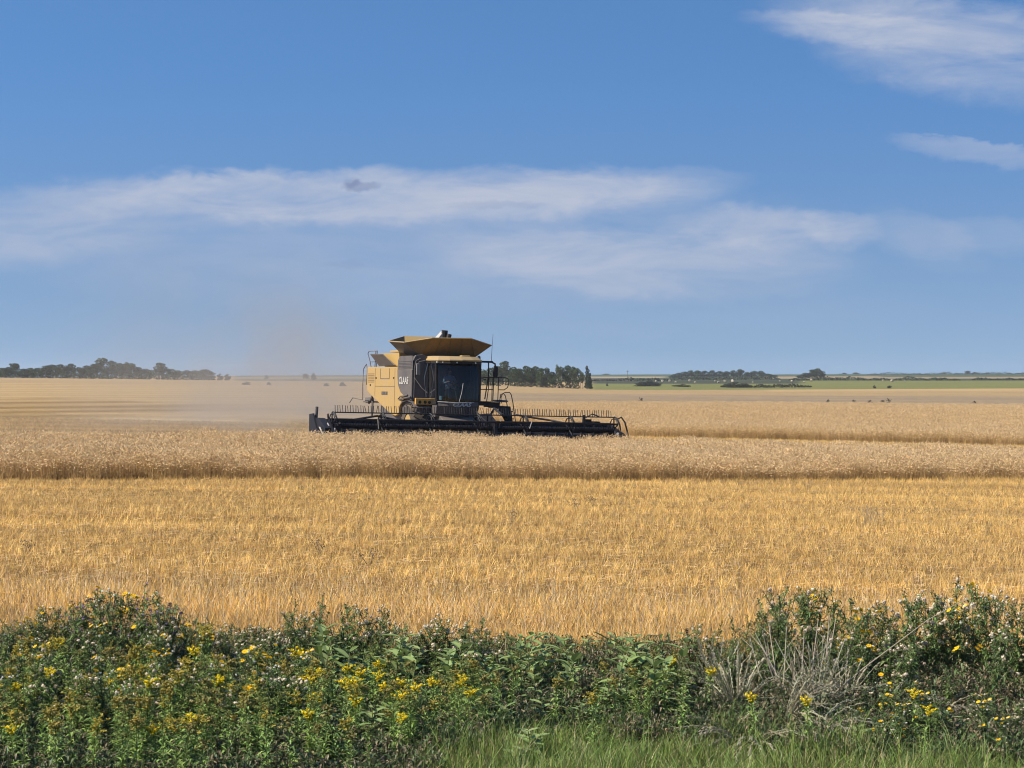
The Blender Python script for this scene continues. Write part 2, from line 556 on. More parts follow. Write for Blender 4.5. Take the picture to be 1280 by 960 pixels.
    b.nt.links.new(bp.outputs[0], p_.inputs['Normal'])
    o = b.n('ShaderNodeOutputMaterial'); b.nt.links.new(p_.outputs[0], o.inputs[0])
    me.materials.append(m)
    ob = bpy.data.objects.new('ground', me)
    COL.objects.link(ob)
    tag(ob, 'rolling harvested and standing grain fields with pasture beyond', 'ground', kind='structure')


build_ground()


# ------------------------------------------------------------------ stuff that covers the ground: tufts set out on points
def instancer(name, pts, rots, scls, idx, protos):
    """one object: its own geometry is many copies of a few tuft meshes"""
    me = bpy.data.meshes.new(name)
    n = len(pts)
    me.vertices.add(n); me.vertices.foreach_set('co', np.asarray(pts, np.float32).ravel())
    a = me.attributes.new('rot', 'FLOAT_VECTOR', 'POINT'); a.data.foreach_set('vector', np.asarray(rots, np.float32).ravel())
    a = me.attributes.new('scl', 'FLOAT_VECTOR', 'POINT'); a.data.foreach_set('vector', np.asarray(scls, np.float32).ravel())
    a = me.attributes.new('vi', 'INT', 'POINT'); a.data.foreach_set('value', np.asarray(idx, np.int32))
    ob = bpy.data.objects.new(name, me)
    COL.objects.link(ob)
    ng = bpy.data.node_groups.new(name + '_cover', 'GeometryNodeTree')
    ng.interface.new_socket('Geometry', in_out='INPUT', socket_type='NodeSocketGeometry')
    ng.interface.new_socket('Geometry', in_out='OUTPUT', socket_type='NodeSocketGeometry')
    N, L = ng.nodes, ng.links
    gi, go = N.new('NodeGroupInput'), N.new('NodeGroupOutput')
    g2i = N.new('GeometryNodeGeometryToInstance')
    for pr in reversed(protos):
        oi = N.new('GeometryNodeObjectInfo'); oi.inputs['Object'].default_value = pr
        L.new(oi.outputs['Geometry'], g2i.inputs[0])
    iop = N.new('GeometryNodeInstanceOnPoints')
    iop.inputs['Pick Instance'].default_value = True
    def attr(nm, ty):
        q = N.new('GeometryNodeInputNamedAttribute'); q.data_type = ty; q.inputs[0].default_value = nm
        return [o for o in q.outputs if o.enabled and o.name == 'Attribute'][0]
    L.new(gi.outputs[0], iop.inputs['Points'])
    L.new(g2i.outputs[0], iop.inputs['Instance'])
    L.new(attr('vi', 'INT'), iop.inputs['Instance Index'])
    L.new(attr('rot', 'FLOAT_VECTOR'), iop.inputs['Rotation'])
    L.new(attr('scl', 'FLOAT_VECTOR'), iop.inputs['Scale'])
    L.new(iop.outputs[0], go.inputs[0])
    md = ob.modifiers.new('cover', 'NODES'); md.node_group = ng
    return ob


def blade(mb, x, y, h, w, lean, az, col, segs=2, z0=0.0, curl=0.0):
    """upright strap that tapers and bends"""
    a = random.uniform(0, math.pi)
    wx, wy = math.cos(a) * w * 0.5, math.sin(a) * w * 0.5
    vs = []
    for i in range(segs + 1):
        t = i / segs
        off = lean * h * (t ** 1.6)
        px, py, pz = x + math.cos(az) * off, y + math.sin(az) * off, z0 + h * t * (1 - curl * t * t * 0.5)
        ww = 1 - 0.75 * t
        vs += [(px - wx * ww, py - wy * ww, pz), (px + wx * ww, py + wy * ww, pz)]
    mb.add(vs, [(2 * i, 2 * i + 1, 2 * i + 3, 2 * i + 2) for i in range(segs)], col)


def jit(c, s=0.2, h=0.06):
    f = random.uniform(1 - s, 1 + s)
    return tuple(max(0.0, ch * f * random.uniform(1 - h, 1 + h)) for ch in c)


mat_wheat = plant_mat('ripe_wheat', 0.3, 0.7, 0.22, 0.9, 0.2, big=0.5, hue2=(0.93, 0.9, 0.84))
mat_straw = plant_mat('straw', 0.25, 0.6, 0.35, 2.2, 0.3, big=0.7, hue2=(0.84, 0.80, 0.76), rows=0.75)
mat_leaf = plant_mat('weed_leaf', 0.22, 0.5, 0.35, 1.6, 0.4)
mat_flower = plant_mat('petals', 0.35, 0.7, 0.1, 3.0, 0.2)
mat_stem = plant_mat('stem', 0.1, 0.6, 0.2, 2.0, 0.3)


def wheat_patch(seed, half=0.27, n=85):
    random.seed(seed)
    mb = MB()
    for _ in range(n):
        x, y = random.uniform(-half, half), random.uniform(-half, half)
        h = min(0.68, random.gauss(0.55, 0.09)) * (0.7 if random.random() < .15 else 1); az = random.gauss(0.4, 1.4); ln = random.uniform(0.02, 0.16)
        sc = jit((0.58, 0.39, 0.17), 0.2)
        blade(mb, x, y, h, 0.006, ln, az, sc, 2)
        tx, ty = x + math.cos(az) * ln * h, y + math.sin(az) * ln * h
        # drooping bearded ear: a slim four-sided spindle and awns
        L = random.uniform(0.08, 0.105); droop = random.uniform(-0.7, 1.1)
        d = Vector((math.cos(az) * math.cos(droop), math.sin(az) * math.cos(droop), math.sin(droop) * 0.9 + 0.1)).normalized()
        s1 = d.cross(Vector((0.3, 0.1, 1))).normalized() * 0.011
        s2 = d.cross(s1).normalized() * 0.011
        b0 = Vector((tx, ty, h * 0.97)); md = b0 + d * L * 0.45; tp = b0 + d * L
        hc = jit((0.78, 0.57, 0.30), 0.24, 0.04)
        mb.add([b0, md + s1, md + s2, md - s1, md - s2, tp], [(0, 1, 2), (0, 2, 3), (0, 3, 4), (0, 4, 1), (5, 2, 1), (5, 3, 2), (5, 4, 3), (5, 1, 4)], hc)
        for k in range(3):
            e = tp + d * 0.05 + Vector((random.uniform(-.025, .025), random.uniform(-.025, .025), random.uniform(-.02, .03)))
            q = md + (tp - md) * 0.4 * k
            mb.add([q + s1 * 0.3, q - s1 * 0.3, e], [(0, 1, 2)], jit((0.60, 0.46, 0.29), 0.15, 0.03))
        if random.random() < 0.8:
            blade(mb, x, y, random.uniform(0.2, 0.5), 0.014, random.uniform(0.2, 0.6), random.uniform(0, 6.3), jit((0.42, 0.28, 0.12), 0.25), 2, 0, 0.6)
    return mb.build('wheat_tuft', mat_wheat, link=False)


def stubble_patch(seed, half=0.3, n=105, hm=0.12, extra=0, c0=(0.76, 0.495, 0.155)):
    random.seed(seed)
    mb = MB()
    for r in range(5):                                   # drill rows
        yr = -half + (r + 0.5) * 2 * half / 5
        for _ in range(n // 5):
            x, y = random.uniform(-half, half), yr + random.gauss(0, 0.022)
            h = max(0.05, random.gauss(hm, 0.035)); az = random.uniform(0, 6.3)
            blade(mb, x, y, h, random.uniform(0.005, 0.010), random.uniform(0, 0.8), az, jit(c0, 0.42, 0.08), 1)
            if random.random() < 0.25:
                blade(mb, x, y, h * 0.8, 0.012, random.uniform(0.3, 0.9), random.uniform(0, 6.3), jit((0.52, 0.36, 0.2), 0.3, 0.08), 2, 0, 0.7)
    for _ in range(26 + extra):                          # chaff and straw lying about
        x, y = random.uniform(-half, half), random.uniform(-half, half)
        a = random.uniform(0, 6.3); L = random.uniform(0.03, 0.08); z = random.uniform(0.01, 0.07)
        dx, dy = math.cos(a) * L, math.sin(a) * L; w = 0.005
        mb.add([(x - dx, y - dy, z), (x - dx - dy * w / L, y - dy + dx * w / L, z + .004), (x + dx - dy * w / L, y + dy + dx * w / L, z + .02), (x + dx, y + dy, z + .016)], [(0, 1, 2, 3)], jit((0.60, 0.44, 0.23), 0.3, 0.07))
    for _ in range(extra):                               # taller missed stalks
        x, y = random.uniform(-half, half), random.uniform(-half, half)
        h = random.uniform(0.25, 0.48); az = random.uniform(0, 6.3); ln = random.uniform(0.05, 0.7)
        blade(mb, x, y, h, 0.007, ln, az, jit((0.56, 0.44, 0.26), 0.25), 3, 0, random.uniform(0, .5))
        if random.random() < 0.6:
            ex = (x + math.cos(az) * ln * h, y + math.sin(az) * ln * h)
            blade(mb, ex[0], ex[1], 0.07, 0.011, 0.6, az, jit((0.66, 0.46, 0.24), 0.2), 2, h)
    return mb.build('stubble_tuft', mat_straw, link=False)


def scatter(xr, dr, cell, fn, jitter=0.35):
    """jittered grid cells where fn is true"""
    out = []
    D = np.arange(dr[0], dr[1], cell)
    for d in D:
        x = np.arange(xr(d)[0], xr(d)[1], cell)
        if len(x) == 0: continue
        xx = x + rng.uniform(-jitter, jitter, len(x)) * cell
        dd = d + rng.uniform(-jitter, jitter, len(x)) * cell
        k = fn(xx, dd)
        out.append(np.stack([xx[k], dd[k]], -1))
    return np.concatenate(out)


def cover(name, P, protos, label, cat, smin=0.9, smax=1.12, zoff=0.0, rotq=None, tilt=0.04, hfn=None):
    n = len(P)
    Z = terrain_z(P[:, 0], P[:, 1]) + zoff
    rz = rng.uniform(0, 6.283, n) if rotq is None else rotq * rng.integers(0, 4, n)
    rots = np.stack([rng.normal(0, tilt, n), rng.normal(0, tilt, n), rz], -1)
    s = rng.uniform(smin, smax, n)
    sz = s * (hfn(P[:, 0], P[:, 1]) if hfn else 1.0)
    scl = np.stack([rng.uniform(0.95, 1.1, n), rng.uniform(0.95, 1.1, n), sz], -1)
    ob = instancer(name, np.stack([P[:, 0], P[:, 1], Z], -1), rots, scl, rng.integers(0, len(protos), n), protos)
    return tag(ob, label, cat, kind='stuff')


def xr_view(margin=1.5, m2=0.03):
    return lambda d: (-(0.2586 + m2) * d - margin, (0.2586 + m2) * d + margin)


def wave(X, D):
    p = colpx(X, D); e = np.minimum(D - np.interp(p, E1X, E1D), D)
    return (1 - 0.26 * (1 - smooth(0.0, 1.3, e + 0.25 * np.sin(X * 3.1) + 0.2 * np.sin(X * 1.3)))) * 1 + 0.05 * np.sin(X * 0.7 + D * 0.3) + 0.05 * np.sin(X * 0.23 - D * 0.9) + 0.03 * np.sin(X * 2.1)


wp = [wheat_patch(s) for s in (11, 12, 13, 14)]
P = scatter(xr_view(), (50, 80), 0.42, wheat1)
cover('standing_wheat', P, wp, 'strip of ripe standing wheat between the stubble and the harvester', 'wheat', hfn=wave)
P = scatter(xr_view(3), (101, 215), 0.62, lambda x, d: wheat2(x, d) & (x > -30))
cover('uncut_wheat', P, wp, 'uncut ripe wheat covering the rise behind the harvester', 'wheat', 0.92, 1.1, hfn=wave)

sp = [stubble_patch(s) for s in (21, 22, 23, 24)]
spn = [stubble_patch(s, n=130, hm=0.19, extra=13) for s in (31, 32, 33)]


def is_stubble(x, d):
    return d < np.interp(colpx(x, d), E1X, E1D) - 0.1


def tracks(X, D):
    """rows of slightly lower and higher stubble where the machine turned its passes"""
    t = 1 + 0.12 * np.sin(D * 0.55 + X * 0.02) + 0.08 * np.sin(D * 1.7)
    t = t - 0.6 * np.exp(-((D - 50.5 - X * 0.1) / 0.8) ** 2) - 0.6 * np.exp(-((D - 46 - X * 0.08) / 0.8) ** 2) - 0.45 * np.exp(-((D - 44 - X * 0.08) / 0.5) ** 2)
    t = t - 0.35 * np.exp(-((D - 36.5 - X * 0.05) / 0.5) ** 2) - 0.3 * np.exp(-((D - 34.6 - X * 0.05) / 0.4) ** 2)
    return t


P = scatter(xr_view(), (24.0, 66), 0.52, is_stubble)
cover('stubble', P, sp, 'golden cut stubble in front of the standing wheat', 'stubble', 0.85, 1.15, rotq=math.pi, hfn=tracks)
P = scatter(xr_view(), (19.3, 24.3), 0.42, is_stubble)
cover('ragged_straw', P, spn, 'taller ragged straw along the edge of the weeds', 'straw', 0.85, 1.25, rotq=math.pi)
pale = [stubble_patch(s, c0=(0.50, 0.36, 0.19), hm=0.13) for s in (41, 42)]
in_cut = lambda x, d: (~wheat1(x, d)) & (~wheat2(x, d)) & (d > np.interp(colpx(x, d), E2X, E2D))
P = scatter(lambda d: (-2.5 - (d - 75) * 0.2, 0.29 * d + 2), (66, 112), 0.62, in_cut)
cover('cut_swath', P, sp, 'fresh golden stubble around the harvester', 'stubble', 0.8, 1.1, rotq=math.pi)
P = scatter(lambda d: (-0.29 * d - 2, -2.8 - (d - 75) * 0.2), (64, 112), 0.62, in_cut)
cover('pale_stubble', P, pale, 'dull pale stubble left of the harvester', 'stubble', 0.7, 1.0, rotq=math.pi)

# ------------------------------------------------------------------ the combine harvester
HEAD = R(20.5)
HX, HD = -2.2, 79.5
yel = paint('harvester_yellow', (0.38, 0.235, 0.06), 0.45, dust=0.65, dcol=(0.31, 0.22, 0.115))
yel_shade = paint('hopper_shaded_yellow', (0.25, 0.145, 0.04), 0.6, dust=0.7, dcol=(0.15, 0.10, 0.055))  # darker copy of the yellow: shade on the hopper's outer faces painted in
yel_lit = paint('hopper_lit_yellow', (0.43, 0.27, 0.075), 0.55, dust=0.4, dcol=(0.4, 0.28, 0.14))  # lighter copy of the yellow: sunlight on rear flap and hood painted in
gry = paint('harvester_grey', (0.06, 0.056, 0.06), 0.5, dust=0.55, dcol=(0.15, 0.12, 0.095))
blk = paint('black_paint', (0.010, 0.010, 0.012), 0.5, dust=0.12, dcol=(0.10, 0.075, 0.05), spec=0.3)
hdr = paint('header_black', (0.008, 0.009, 0.014), 0.5, dust=0.08, dcol=(0.08, 0.065, 0.05), spec=0.25)
rub = paint('tyre_rubber', (0.022, 0.021, 0.02), 0.8, dust=0.6, dcol=(0.12, 0.09, 0.06))
wht = paint('white_marking_highlight', (0.40, 0.39, 0.37), 0.5, dust=0.2)
slv = paint('silver_trim', (0.5, 0.49, 0.46), 0.35, metal=0.4, dust=0.2)
stl = paint('bare_steel', (0.30, 0.29, 0.27), 0.4, metal=0.7, dust=0.4)
lens_ = paint('lamp_glass', (0.75, 0.72, 0.62), 0.15, dust=0.1)
amb = paint('amber_panel', (0.68, 0.33, 0.05), 0.35, dust=0.15)
grn = paint('sticker', (0.42, 0.62, 0.50), 0.4, dust=0.1)
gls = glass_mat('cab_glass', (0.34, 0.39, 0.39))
intr = paint('cab_interior', (0.03, 0.03, 0.032), 0.7, dust=0.1)

H = empty('combine_harvester', (HX, HD, tz1(HX, HD) - 0.09), 0)
H.rotation_euler = (0, R(1.35), HEAD)
tag(H, 'dusty yellow and grey combine harvester cutting wheat with a wide black reel header', 'combine harvester')


def text_mesh(name, s, size, mat, parent, loc, rot, shear=0.0, stretch=1.0, bold=0.006):
    cu = bpy.data.curves.new(name, 'FONT')
    cu.body = s; cu.size = size; cu.extrude = 0.004; cu.offset = bold; cu.shear = shear
    cu.align_x = 'CENTER'; cu.align_y = 'CENTER'; cu.space_character = 1.02
    t = bpy.data.objects.new(name, cu)
    me = bpy.data.meshes.new_from_object(t)
    me.materials.clear(); me.materials.append(mat)
    o = bpy.data.objects.new(name, me); COL.objects.link(o)
    bpy.data.objects.remove(t)
    o.parent = parent; o.location = loc; o.rotation_euler = rot; o.scale = (stretch, 1, 1)
    return o


XL, XR = -1.65, 1.22           # sides of the body
# -- side panel, yellow with the diagonal rear cut
mb = MB()
side = [(7.45, 3.38), (7.45, 2.36), (7.1, 2.24), (3.85, 1.40), (3.2, 1.33), (2.75, 1.42), (2.62, 1.75), (2.3, 1.98), (1.9, 2.06),
        (2.05, 2.2), (2.5, 2.35), (2.85, 2.6), (2.98, 2.9), (3.02, 3.28), (3.02, 3.36)]
mb.prism(side, 'x', XL, XL + 0.10)
sp_ = mb.build('side_panel', yel, H, bevel=0.02)
mb = MB(); mb.box((XL - 0.012, 4.1, 2.86), (XL - 0.004, 5.4, 2.885)); mb.box((XL - 0.012, 4.1, 2.9), (XL - 0.004, 4.125, 3.3))
mb.box((XL - 0.012, 5.4, 2.86), (XL - 0.004, 5.425, 3.3))
mb.build('panel_seam', gry, sp_)
mb = MB()
for i, (y0, y1) in enumerate([(4.35, 4.42), (4.46, 4.72), (4.76, 4.9), (4.94, 5.2)]):
    mb.box((XL - 0.012, y0, 2.19), (XL - 0.004, y1, 2.33))
mb.build('model_lettering', gry, sp_)
for y0, z0_, y1, z1_ in ((6.2, 2.15, 6.2, 3.3), (3.35, 1.6, 3.35, 3.3), (3.35, 2.55, 6.2, 2.55)):
    mb = MB(); mb.box((XL - 0.008, min(y0, y1) - 0.01, min(z0_, z1_) - 0.008), (XL - 0.002, max(y0, y1) + 0.01, max(z0_, z1_) + 0.008)); mb.build('panel_seam', gry, sp_)
for y0, z0_ in ((3.5, 2.9), (6.05, 2.9), (6.9, 2.6)):
    mb = MB(); mb.box((XL - 0.02, y0 - 0.06, z0_ - 0.03), (XL - 0.002, y0 + 0.06, z0_ + 0.03)); mb.build('latch', blk, sp_)
mb = MB()
for k_ in range(6): mb.box((XL - 0.012, 6.35, 2.72 + k_ * 0.07), (XL - 0.003, 7.3, 2.745 + k_ * 0.07))
mb.build('vent_slats', yel_shade, sp_)
# -- far side, core, rear
mb = MB()
mb.prism([(7.4, 3.3), (7.4, 2.3), (3.8, 1.4), (1.9, 1.5), (1.25, 2.0), (1.25, 3.3)], 'x', XR - 0.08, XR)
mb.build('side_panel', yel, H, bevel=0.02)
mb = MB()
mb.prism([(7.3, 3.30), (7.3, 2.35), (3.8, 1.55), (1.5, 1.55), (1.15, 2.0), (1.15, 3.35)], 'x', XL + 0.12, XR - 0.1)
mb.build('threshing_body', gry, H)
mb = MB()
mb.prism([(6.5, 2.2), (6.9, 1.5), (6.0, 0.85), (4.3, 0.75), (3.6, 1.5)], 'x', XL + 0.45, XR - 0.35)
mb.build('straw_chopper', gry, H, bevel=0.03)
mb = MB()
mb.box((XL + 0.1, 7.46, 2.4), (XR - 0.1, 7.55, 3.3)); mb.box((XL + 0.3, 7.55, 2.5), (XR - 0.3, 7.58, 3.1))
mb.build('rear_panel', yel, H, bevel=0.02)
# -- grey panel with the maker's letters, dark upper panel
mb = MB()
mb.prism([(1.0, 2.0), (1.85, 2.05), (2.0, 2.16), (2.5, 2.31), (2.84, 2.58), (2.96, 2.9), (3.0, 3.25), (1.0, 3.25)], 'x', XL - 0.02, XL + 0.08)
gp = mb.build('front_side_panel', gry, H, bevel=0.03)
text_mesh('side_lettering', 'CLAAS', 0.40, wht, gp, (XL - 0.034, 2.05, 2.78), (R(90), 0, R(-90)), shear=0.12, stretch=1.05, bold=0.010)
mb = MB()
mb.prism([(1.0, 3.27), (3.0, 3.27), (3.0, 3.62), (2.75, 3.8), (1.2, 3.8), (1.0, 3.6)], 'x', XL + 0.01, XL + 0.09)
for k in range(5):
    mb.box((XL - 0.008, 1.15, 3.32 + k * 0.062), (XL + 0.012, 2.9, 3.35 + k * 0.062))
mb.build('air_grille', gry, H)
mb = MB()
mb.prism([(XL + 0.02, 3.6), (XL + 0.14, 3.82), (-1.2, 3.86), (-0.95, 3.72), (-0.95, 1.98), (XL + 0.02, 1.98)], 'y', 1.0, 1.14)
mb.build('front_bulkhead', gry, H, bevel=0.015)
mb = MB()
mb.prism([(XR, 3.2), (XR - 0.14, 3.7), (0.92, 3.72), (0.92, 1.98), (XR, 1.98)], 'y', 1.0, 1.14)

mb.build('front_bulkhead', gry, H, bevel=0.015)
mb = MB()
mb.tube([(-1.56, 0.97, 2.1), (-1.56, 0.97, 3.3), (-1.50, 0.97, 3.6), (-1.3, 0.97, 3.7)], 0.02, 6); mb.build('pipe', gry, H)
mb = MB(); mb.tube([(-1.05, 0.96, 2.15), (-1.15, 0.96, 2.9), (-1.0, 0.96, 3.55)], 0.018, 5); mb.tube([(-1.56, 0.95, 2.9), (-1.25, 0.95, 2.5), (-1.0, 0.95, 2.3)], 0.015, 5)  # silver tubes laid on the bulkhead as painted highlight lines
mb.build('highlight_line', slv, H)
mb = MB(); mb.tube([(XL - 0.06, 1.0, 2.13), (XL - 0.09, 1.3, 2.1), (XL - 0.07, 2.3, 2.03), (XL - 0.03, 2.75, 2.02), (XL - 0.07, 2.3, 2.14), (XL - 0.06, 1.4, 2.2)], 0.03, 6)
mb.build('grab_handle', gry, H)
# -- engine deck hood with its flared flap
mb = MB()
vs = [(XL + 0.12, 3.1, 3.38), (XL + 0.12, 5.2, 3.38), (0.9, 5.2, 3.38), (0.9, 3.1, 3.38),
      (XL + 0.05, 3.0, 3.95), (XL - 0.12, 5.9, 3.92), (0.9, 6.2, 4.0), (0.9, 3.0, 3.98)]
mb.add(vs, [(0, 1, 5, 4), (1, 2, 6, 5), (2, 3, 7, 6), (3, 0, 4, 7), (4, 5, 6, 7)])
mb.build('engine_hood', yel_lit, H)
mb = MB()
fl = [(XL - 0.02, 5.6, 3.40), (XL - 0.02, 3.4, 3.42), (XL - 0.30, 4.2, 3.88), (XL - 0.34, 5.9, 3.90)]
th = Vector((0.03, 0, 0.02))
mb.add(fl + [tuple(Vector(p) + th) for p in fl], [(0, 1, 2, 3), (7, 6, 5, 4), (0, 4, 5, 1), (1, 5, 6, 2), (2, 6, 7, 3), (3, 7, 4, 0)])
mb.build('deck_flap', gry, H)  # grey stands for the shade on the flap's underside
mb = MB()
mb.box((-1.2, 4.4, 4.0), (0.5, 5.6, 4.08))
mb.build('hood_lid', yel, H, bevel=0.02)

# -- grain hopper: eight folded flaps
zb = 3.82
base = [(-1.23, 1.3), (1.12, 1.3), (1.12, 3.6), (-1.23, 3.6)]
ring = [(-0.97, 0.55, 4.52), (0.67, 0.55, 4.55), (1.83, 1.3, 4.32), (1.83, 3.6, 4.36), (0.67, 4.35, 4.66), (-0.97, 4.35, 4.66), (-1.88, 3.6, 4.42), (-1.9, 1.3, 4.33)]
Bp = [Vector((x, y, zb)) for x, y in base]; Rp = [Vector(p) for p in ring]
cen = Vector((-0.05, 2.45, 4.2))


def slab(polys, t=0.035):
    m_ = MB()
    for q in polys:
        n_ = (q[1] - q[0]).cross(q[2] - q[0]).normalized()
        if n_.dot(cen - q[0]) < 0: n_ = -n_
        k = len(q)
        m_.add([tuple(p) for p in q] + [tuple(p + n_ * t) for p in q],
               [tuple(range(k)), tuple(range(2 * k - 1, k - 1, -1))] + [(i, (i + 1) % k, k + (i + 1) % k, k + i) for i in range(k)])
    return m_


hop = empty('grain_hopper', parent=H)
slab([[Bp[0], Bp[1], Rp[1], Rp[0]]]).build('front_flap', yel_shade, hop)
slab([[Bp[1], Bp[2], Rp[3], Rp[2]]]).build('side_flap', yel_shade, hop)
slab([[Bp[2], Bp[3], Rp[5], Rp[4]]]).build('rear_flap', yel_lit, hop)
slab([[Bp[3], Bp[0], Rp[7], Rp[6]]]).build('side_flap', gry, hop)  # left flap in grey: the shade on its underside is put into the paint
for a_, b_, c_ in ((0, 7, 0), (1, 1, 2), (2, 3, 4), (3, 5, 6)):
    slab([[Bp[a_], Rp[b_], Rp[c_]]], 0.03).build('corner_gusset', yel_shade, hop)
mb = MB()
for i in range(8):
    mb.tube([ring[i], ring[(i + 1) % 8]], 0.022, 6)
mb.build('rim', yel, hop)
mb = MB()
for q_, w_ in ((0, 0), (1, 1), (0, 7), (1, 2)):
    mb.tube([Bp[q_], Rp[w_]], 0.018, 5)
for t in (.25, .5, .75):
    mb.tube([Bp[0].lerp(Bp[1], t) + Vector((0, -0.02, 0)), Rp[0].lerp(Rp[1], t) + Vector((0, -0.02, 0))], 0.012, 4)
mb.build('fold_rib', yel_shade, hop)
mb = MB()
mb.box((-1.23, 1.25, 3.3), (1.12, 3.65, 3.83))
mb.build('tank_wall', gry, hop)
mb = MB()
mb.add([(-0.35, 2.0, 4.45), (0.05, 2.0, 4.45), (0.05, 2.5, 4.45), (-0.35, 2.5, 4.45), (0.0, 2.0, 4.86), (0.0, 2.45, 4.86)],
       [(0, 4, 5, 3), (0, 1, 4), (1, 2, 5, 4), (2, 3, 5)])
mb.build('filling_auger_cover', wht, hop)
mb = MB(); mb.tube([(0.0, 2.1, 4.1), (0.05, 2.05, 4.9)], 0.13, 10); mb.tube([(0.16, 1.9, 4.55), (0.2, 1.9, 4.74)], 0.1, 10)
mb.build('filling_auger', blk, hop)

# -- cab
cab = empty('cab', parent=H)
mb = MB()
z0, z1 = 1.98, 3.58
fx = [(-0.92, 0.35), (-0.86, 0.04), (-0.5, -0.16), (0, -0.24), (0.5, -0.16), (0.86, 0.04), (0.92, 0.35)]
mb.box((-0.95, 1.42, z0), (0.95, 1.50, z1)); mb.box((-0.95, 0.0, 1.86), (0.95, 1.5, 1.98))
for s_ in (-1, 1):
    mb.tube([(s_ * 0.90, 0.10, z0), (s_ * 0.93, 0.16, z1)], 0.045, 6)
    mb.tube([(s_ * 0.94, 1.42, z0), (s_ * 0.94, 1.42, z1)], 0.05, 6)
    mb.tube([(s_ * 0.94, 0.75, z0), (s_ * 0.94, 0.85, z1)], 0.025, 6)
mb.box((-0.93, 0.16, z1 - 0.1), (0.93, 0.26, z1))
mb.box((0.80, 0.08, z0), (0.98, 0.5, z1))
mb.build('cab_frame', blk, cab)
mb = MB()
n_ = len(fx) - 2
wl = [(-0.86, 0.04), (-0.5, -0.13), (0, -0.2), (0.5, -0.13), (0.86, 0.04)]
vs = [(x, y, z0) for x, y in wl] + [(x, y - 0.03, (z0 + z1) / 2) for x, y in wl] + [(x, y + 0.1, z1 - 0.06) for x, y in wl]
mb.add(vs, [(i, i + 1, i + 6, i + 5) for i in range(4)] + [(5 + i, 6 + i, 11 + i, 10 + i) for i in range(4)])
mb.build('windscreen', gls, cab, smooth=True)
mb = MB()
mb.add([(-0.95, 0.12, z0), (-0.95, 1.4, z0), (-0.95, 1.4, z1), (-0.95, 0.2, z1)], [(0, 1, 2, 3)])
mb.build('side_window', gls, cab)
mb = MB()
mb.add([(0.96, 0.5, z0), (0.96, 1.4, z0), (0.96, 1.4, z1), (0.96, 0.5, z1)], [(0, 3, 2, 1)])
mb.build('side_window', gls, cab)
mb = MB()
rf = [(-1.08, 1.6), (-1.08, 0.35), (-0.9, -0.05), (-0.5, -0.32), (0, -0.42), (0.5, -0.32), (0.92, -0.05), (1.1, 0.35), (1.1, 1.6)]
k = len(rf)
lo = [(x, y, 3.60) for x, y in rf]; mi_ = [(x, y, 3.66) for x, y in rf]
hi = [(x * 0.9, (y - 0.7) * 0.82 + 0.8, 3.80) for x, y in rf]
vs = lo + mi_ + hi
mb.add(vs, [tuple(range(k))] + [(i, (i + 1) % k, k + (i + 1) % k, k + i) for i in range(k)] + [(k + i, k + (i + 1) % k, 2 * k + (i + 1) % k, 2 * k + i) for i in range(k)] + [tuple(range(3 * k - 1, 2 * k - 1, -1))])
mb.build('cab_roof', yel, cab, bevel=0.02)
mb = MB()
rf2 = [(x * 0.985, y * 0.97 + 0.02) for x, y in rf]
mb.add([(x, y, 3.50) for x, y in rf2] + [(x, y, 3.598) for x, y in rf2], [tuple(range(k)), tuple(range(2 * k - 1, k - 1, -1))] + [(i, (i + 1) % k, k + (i + 1) % k, k + i) for i in range(k)])
mb.build('roof_visor', blk, cab)
mb = MB(); mb.box((0.15, 0.1, 3.80), (0.5, 0.4, 3.85)); mb.build('roof_hatch', yel, cab, bevel=0.015)
for x, y in ((-0.92, -0.02), (-0.72, -0.14), (-0.4, -0.30), (-0.2, -0.35), (0.45, -0.29), (0.62, -0.22)):
    mb = MB(); mb.tube([(x, y, 3.545), (x, y + 0.06, 3.545)], 0.035, 10); mb.build('work_light', lens_, cab)
mb = MB(); mb.box((-0.80, -0.03, 2.04), (-0.64, -0.02, 2.2)); mb.build('sticker', grn, cab)
mb = MB()
mb.tube([(-0.88, 0.0, 1.96), (-0.5, -0.2, 1.95), (-0.2, -0.27, 1.93), (0.25, -0.27, 1.94), (0.6, -0.18, 1.96)], 0.018, 6)
mb.build('trim_strip', slv, cab)
mb = MB(); mb.tube([(-0.05, -0.26, 1.98), (0.05, -0.25, 2.35), (0.1, -0.26, 2.72)], 0.012, 5); mb.build('wiper', slv, cab)
mb = MB()
ch = [(-0.9, 0.02), (-0.5, -0.16), (0, -0.23), (0.5, -0.16), (0.9, 0.02), (0.9, 0.6), (-0.9, 0.6)]
k = len(ch)
mb.add([(x * 0.97, y + 0.28, 1.35) for x, y in ch] + [(x, y, 1.80) for x, y in ch] + [(x, y, 1.97) for x, y in ch],
       [tuple(range(k))] + [(i, (i + 1) % k, k + (i + 1) % k, k + i) for i in range(k)] + [(k + i, k + (i + 1) % k, 2 * k + (i + 1) % k, 2 * k + i) for i in range(k)] + [tuple(range(3 * k - 1, 2 * k - 1, -1))])
mb.build('lower_front_panel', gry, cab)
text_mesh('front_lettering', 'CLAAS', 0.2, slv, cab, (0.05, -0.262, 1.85), (R(90), 0, R(0)), shear=0.3, stretch=1.25, bold=0.006)
mb = MB()
mb.box((-0.25, 0.75, 1.99), (0.25, 1.25, 2.42)); mb.box((-0.27, 1.2, 2.4), (0.27, 1.33, 3.05))
mb.build('driver_seat', intr, cab, bevel=0.04)
mb = MB()
mb.tube([(0.02, 0.2, 1.99), (0.0, 0.42, 2.55)], 0.04, 8)
th_ = [(0.19 * math.cos(t), 0.45 + 0.12 * math.sin(t), 2.60 + 0.14 * math.sin(t)) for t in np.linspace(0, 2 * math.pi, 17)]
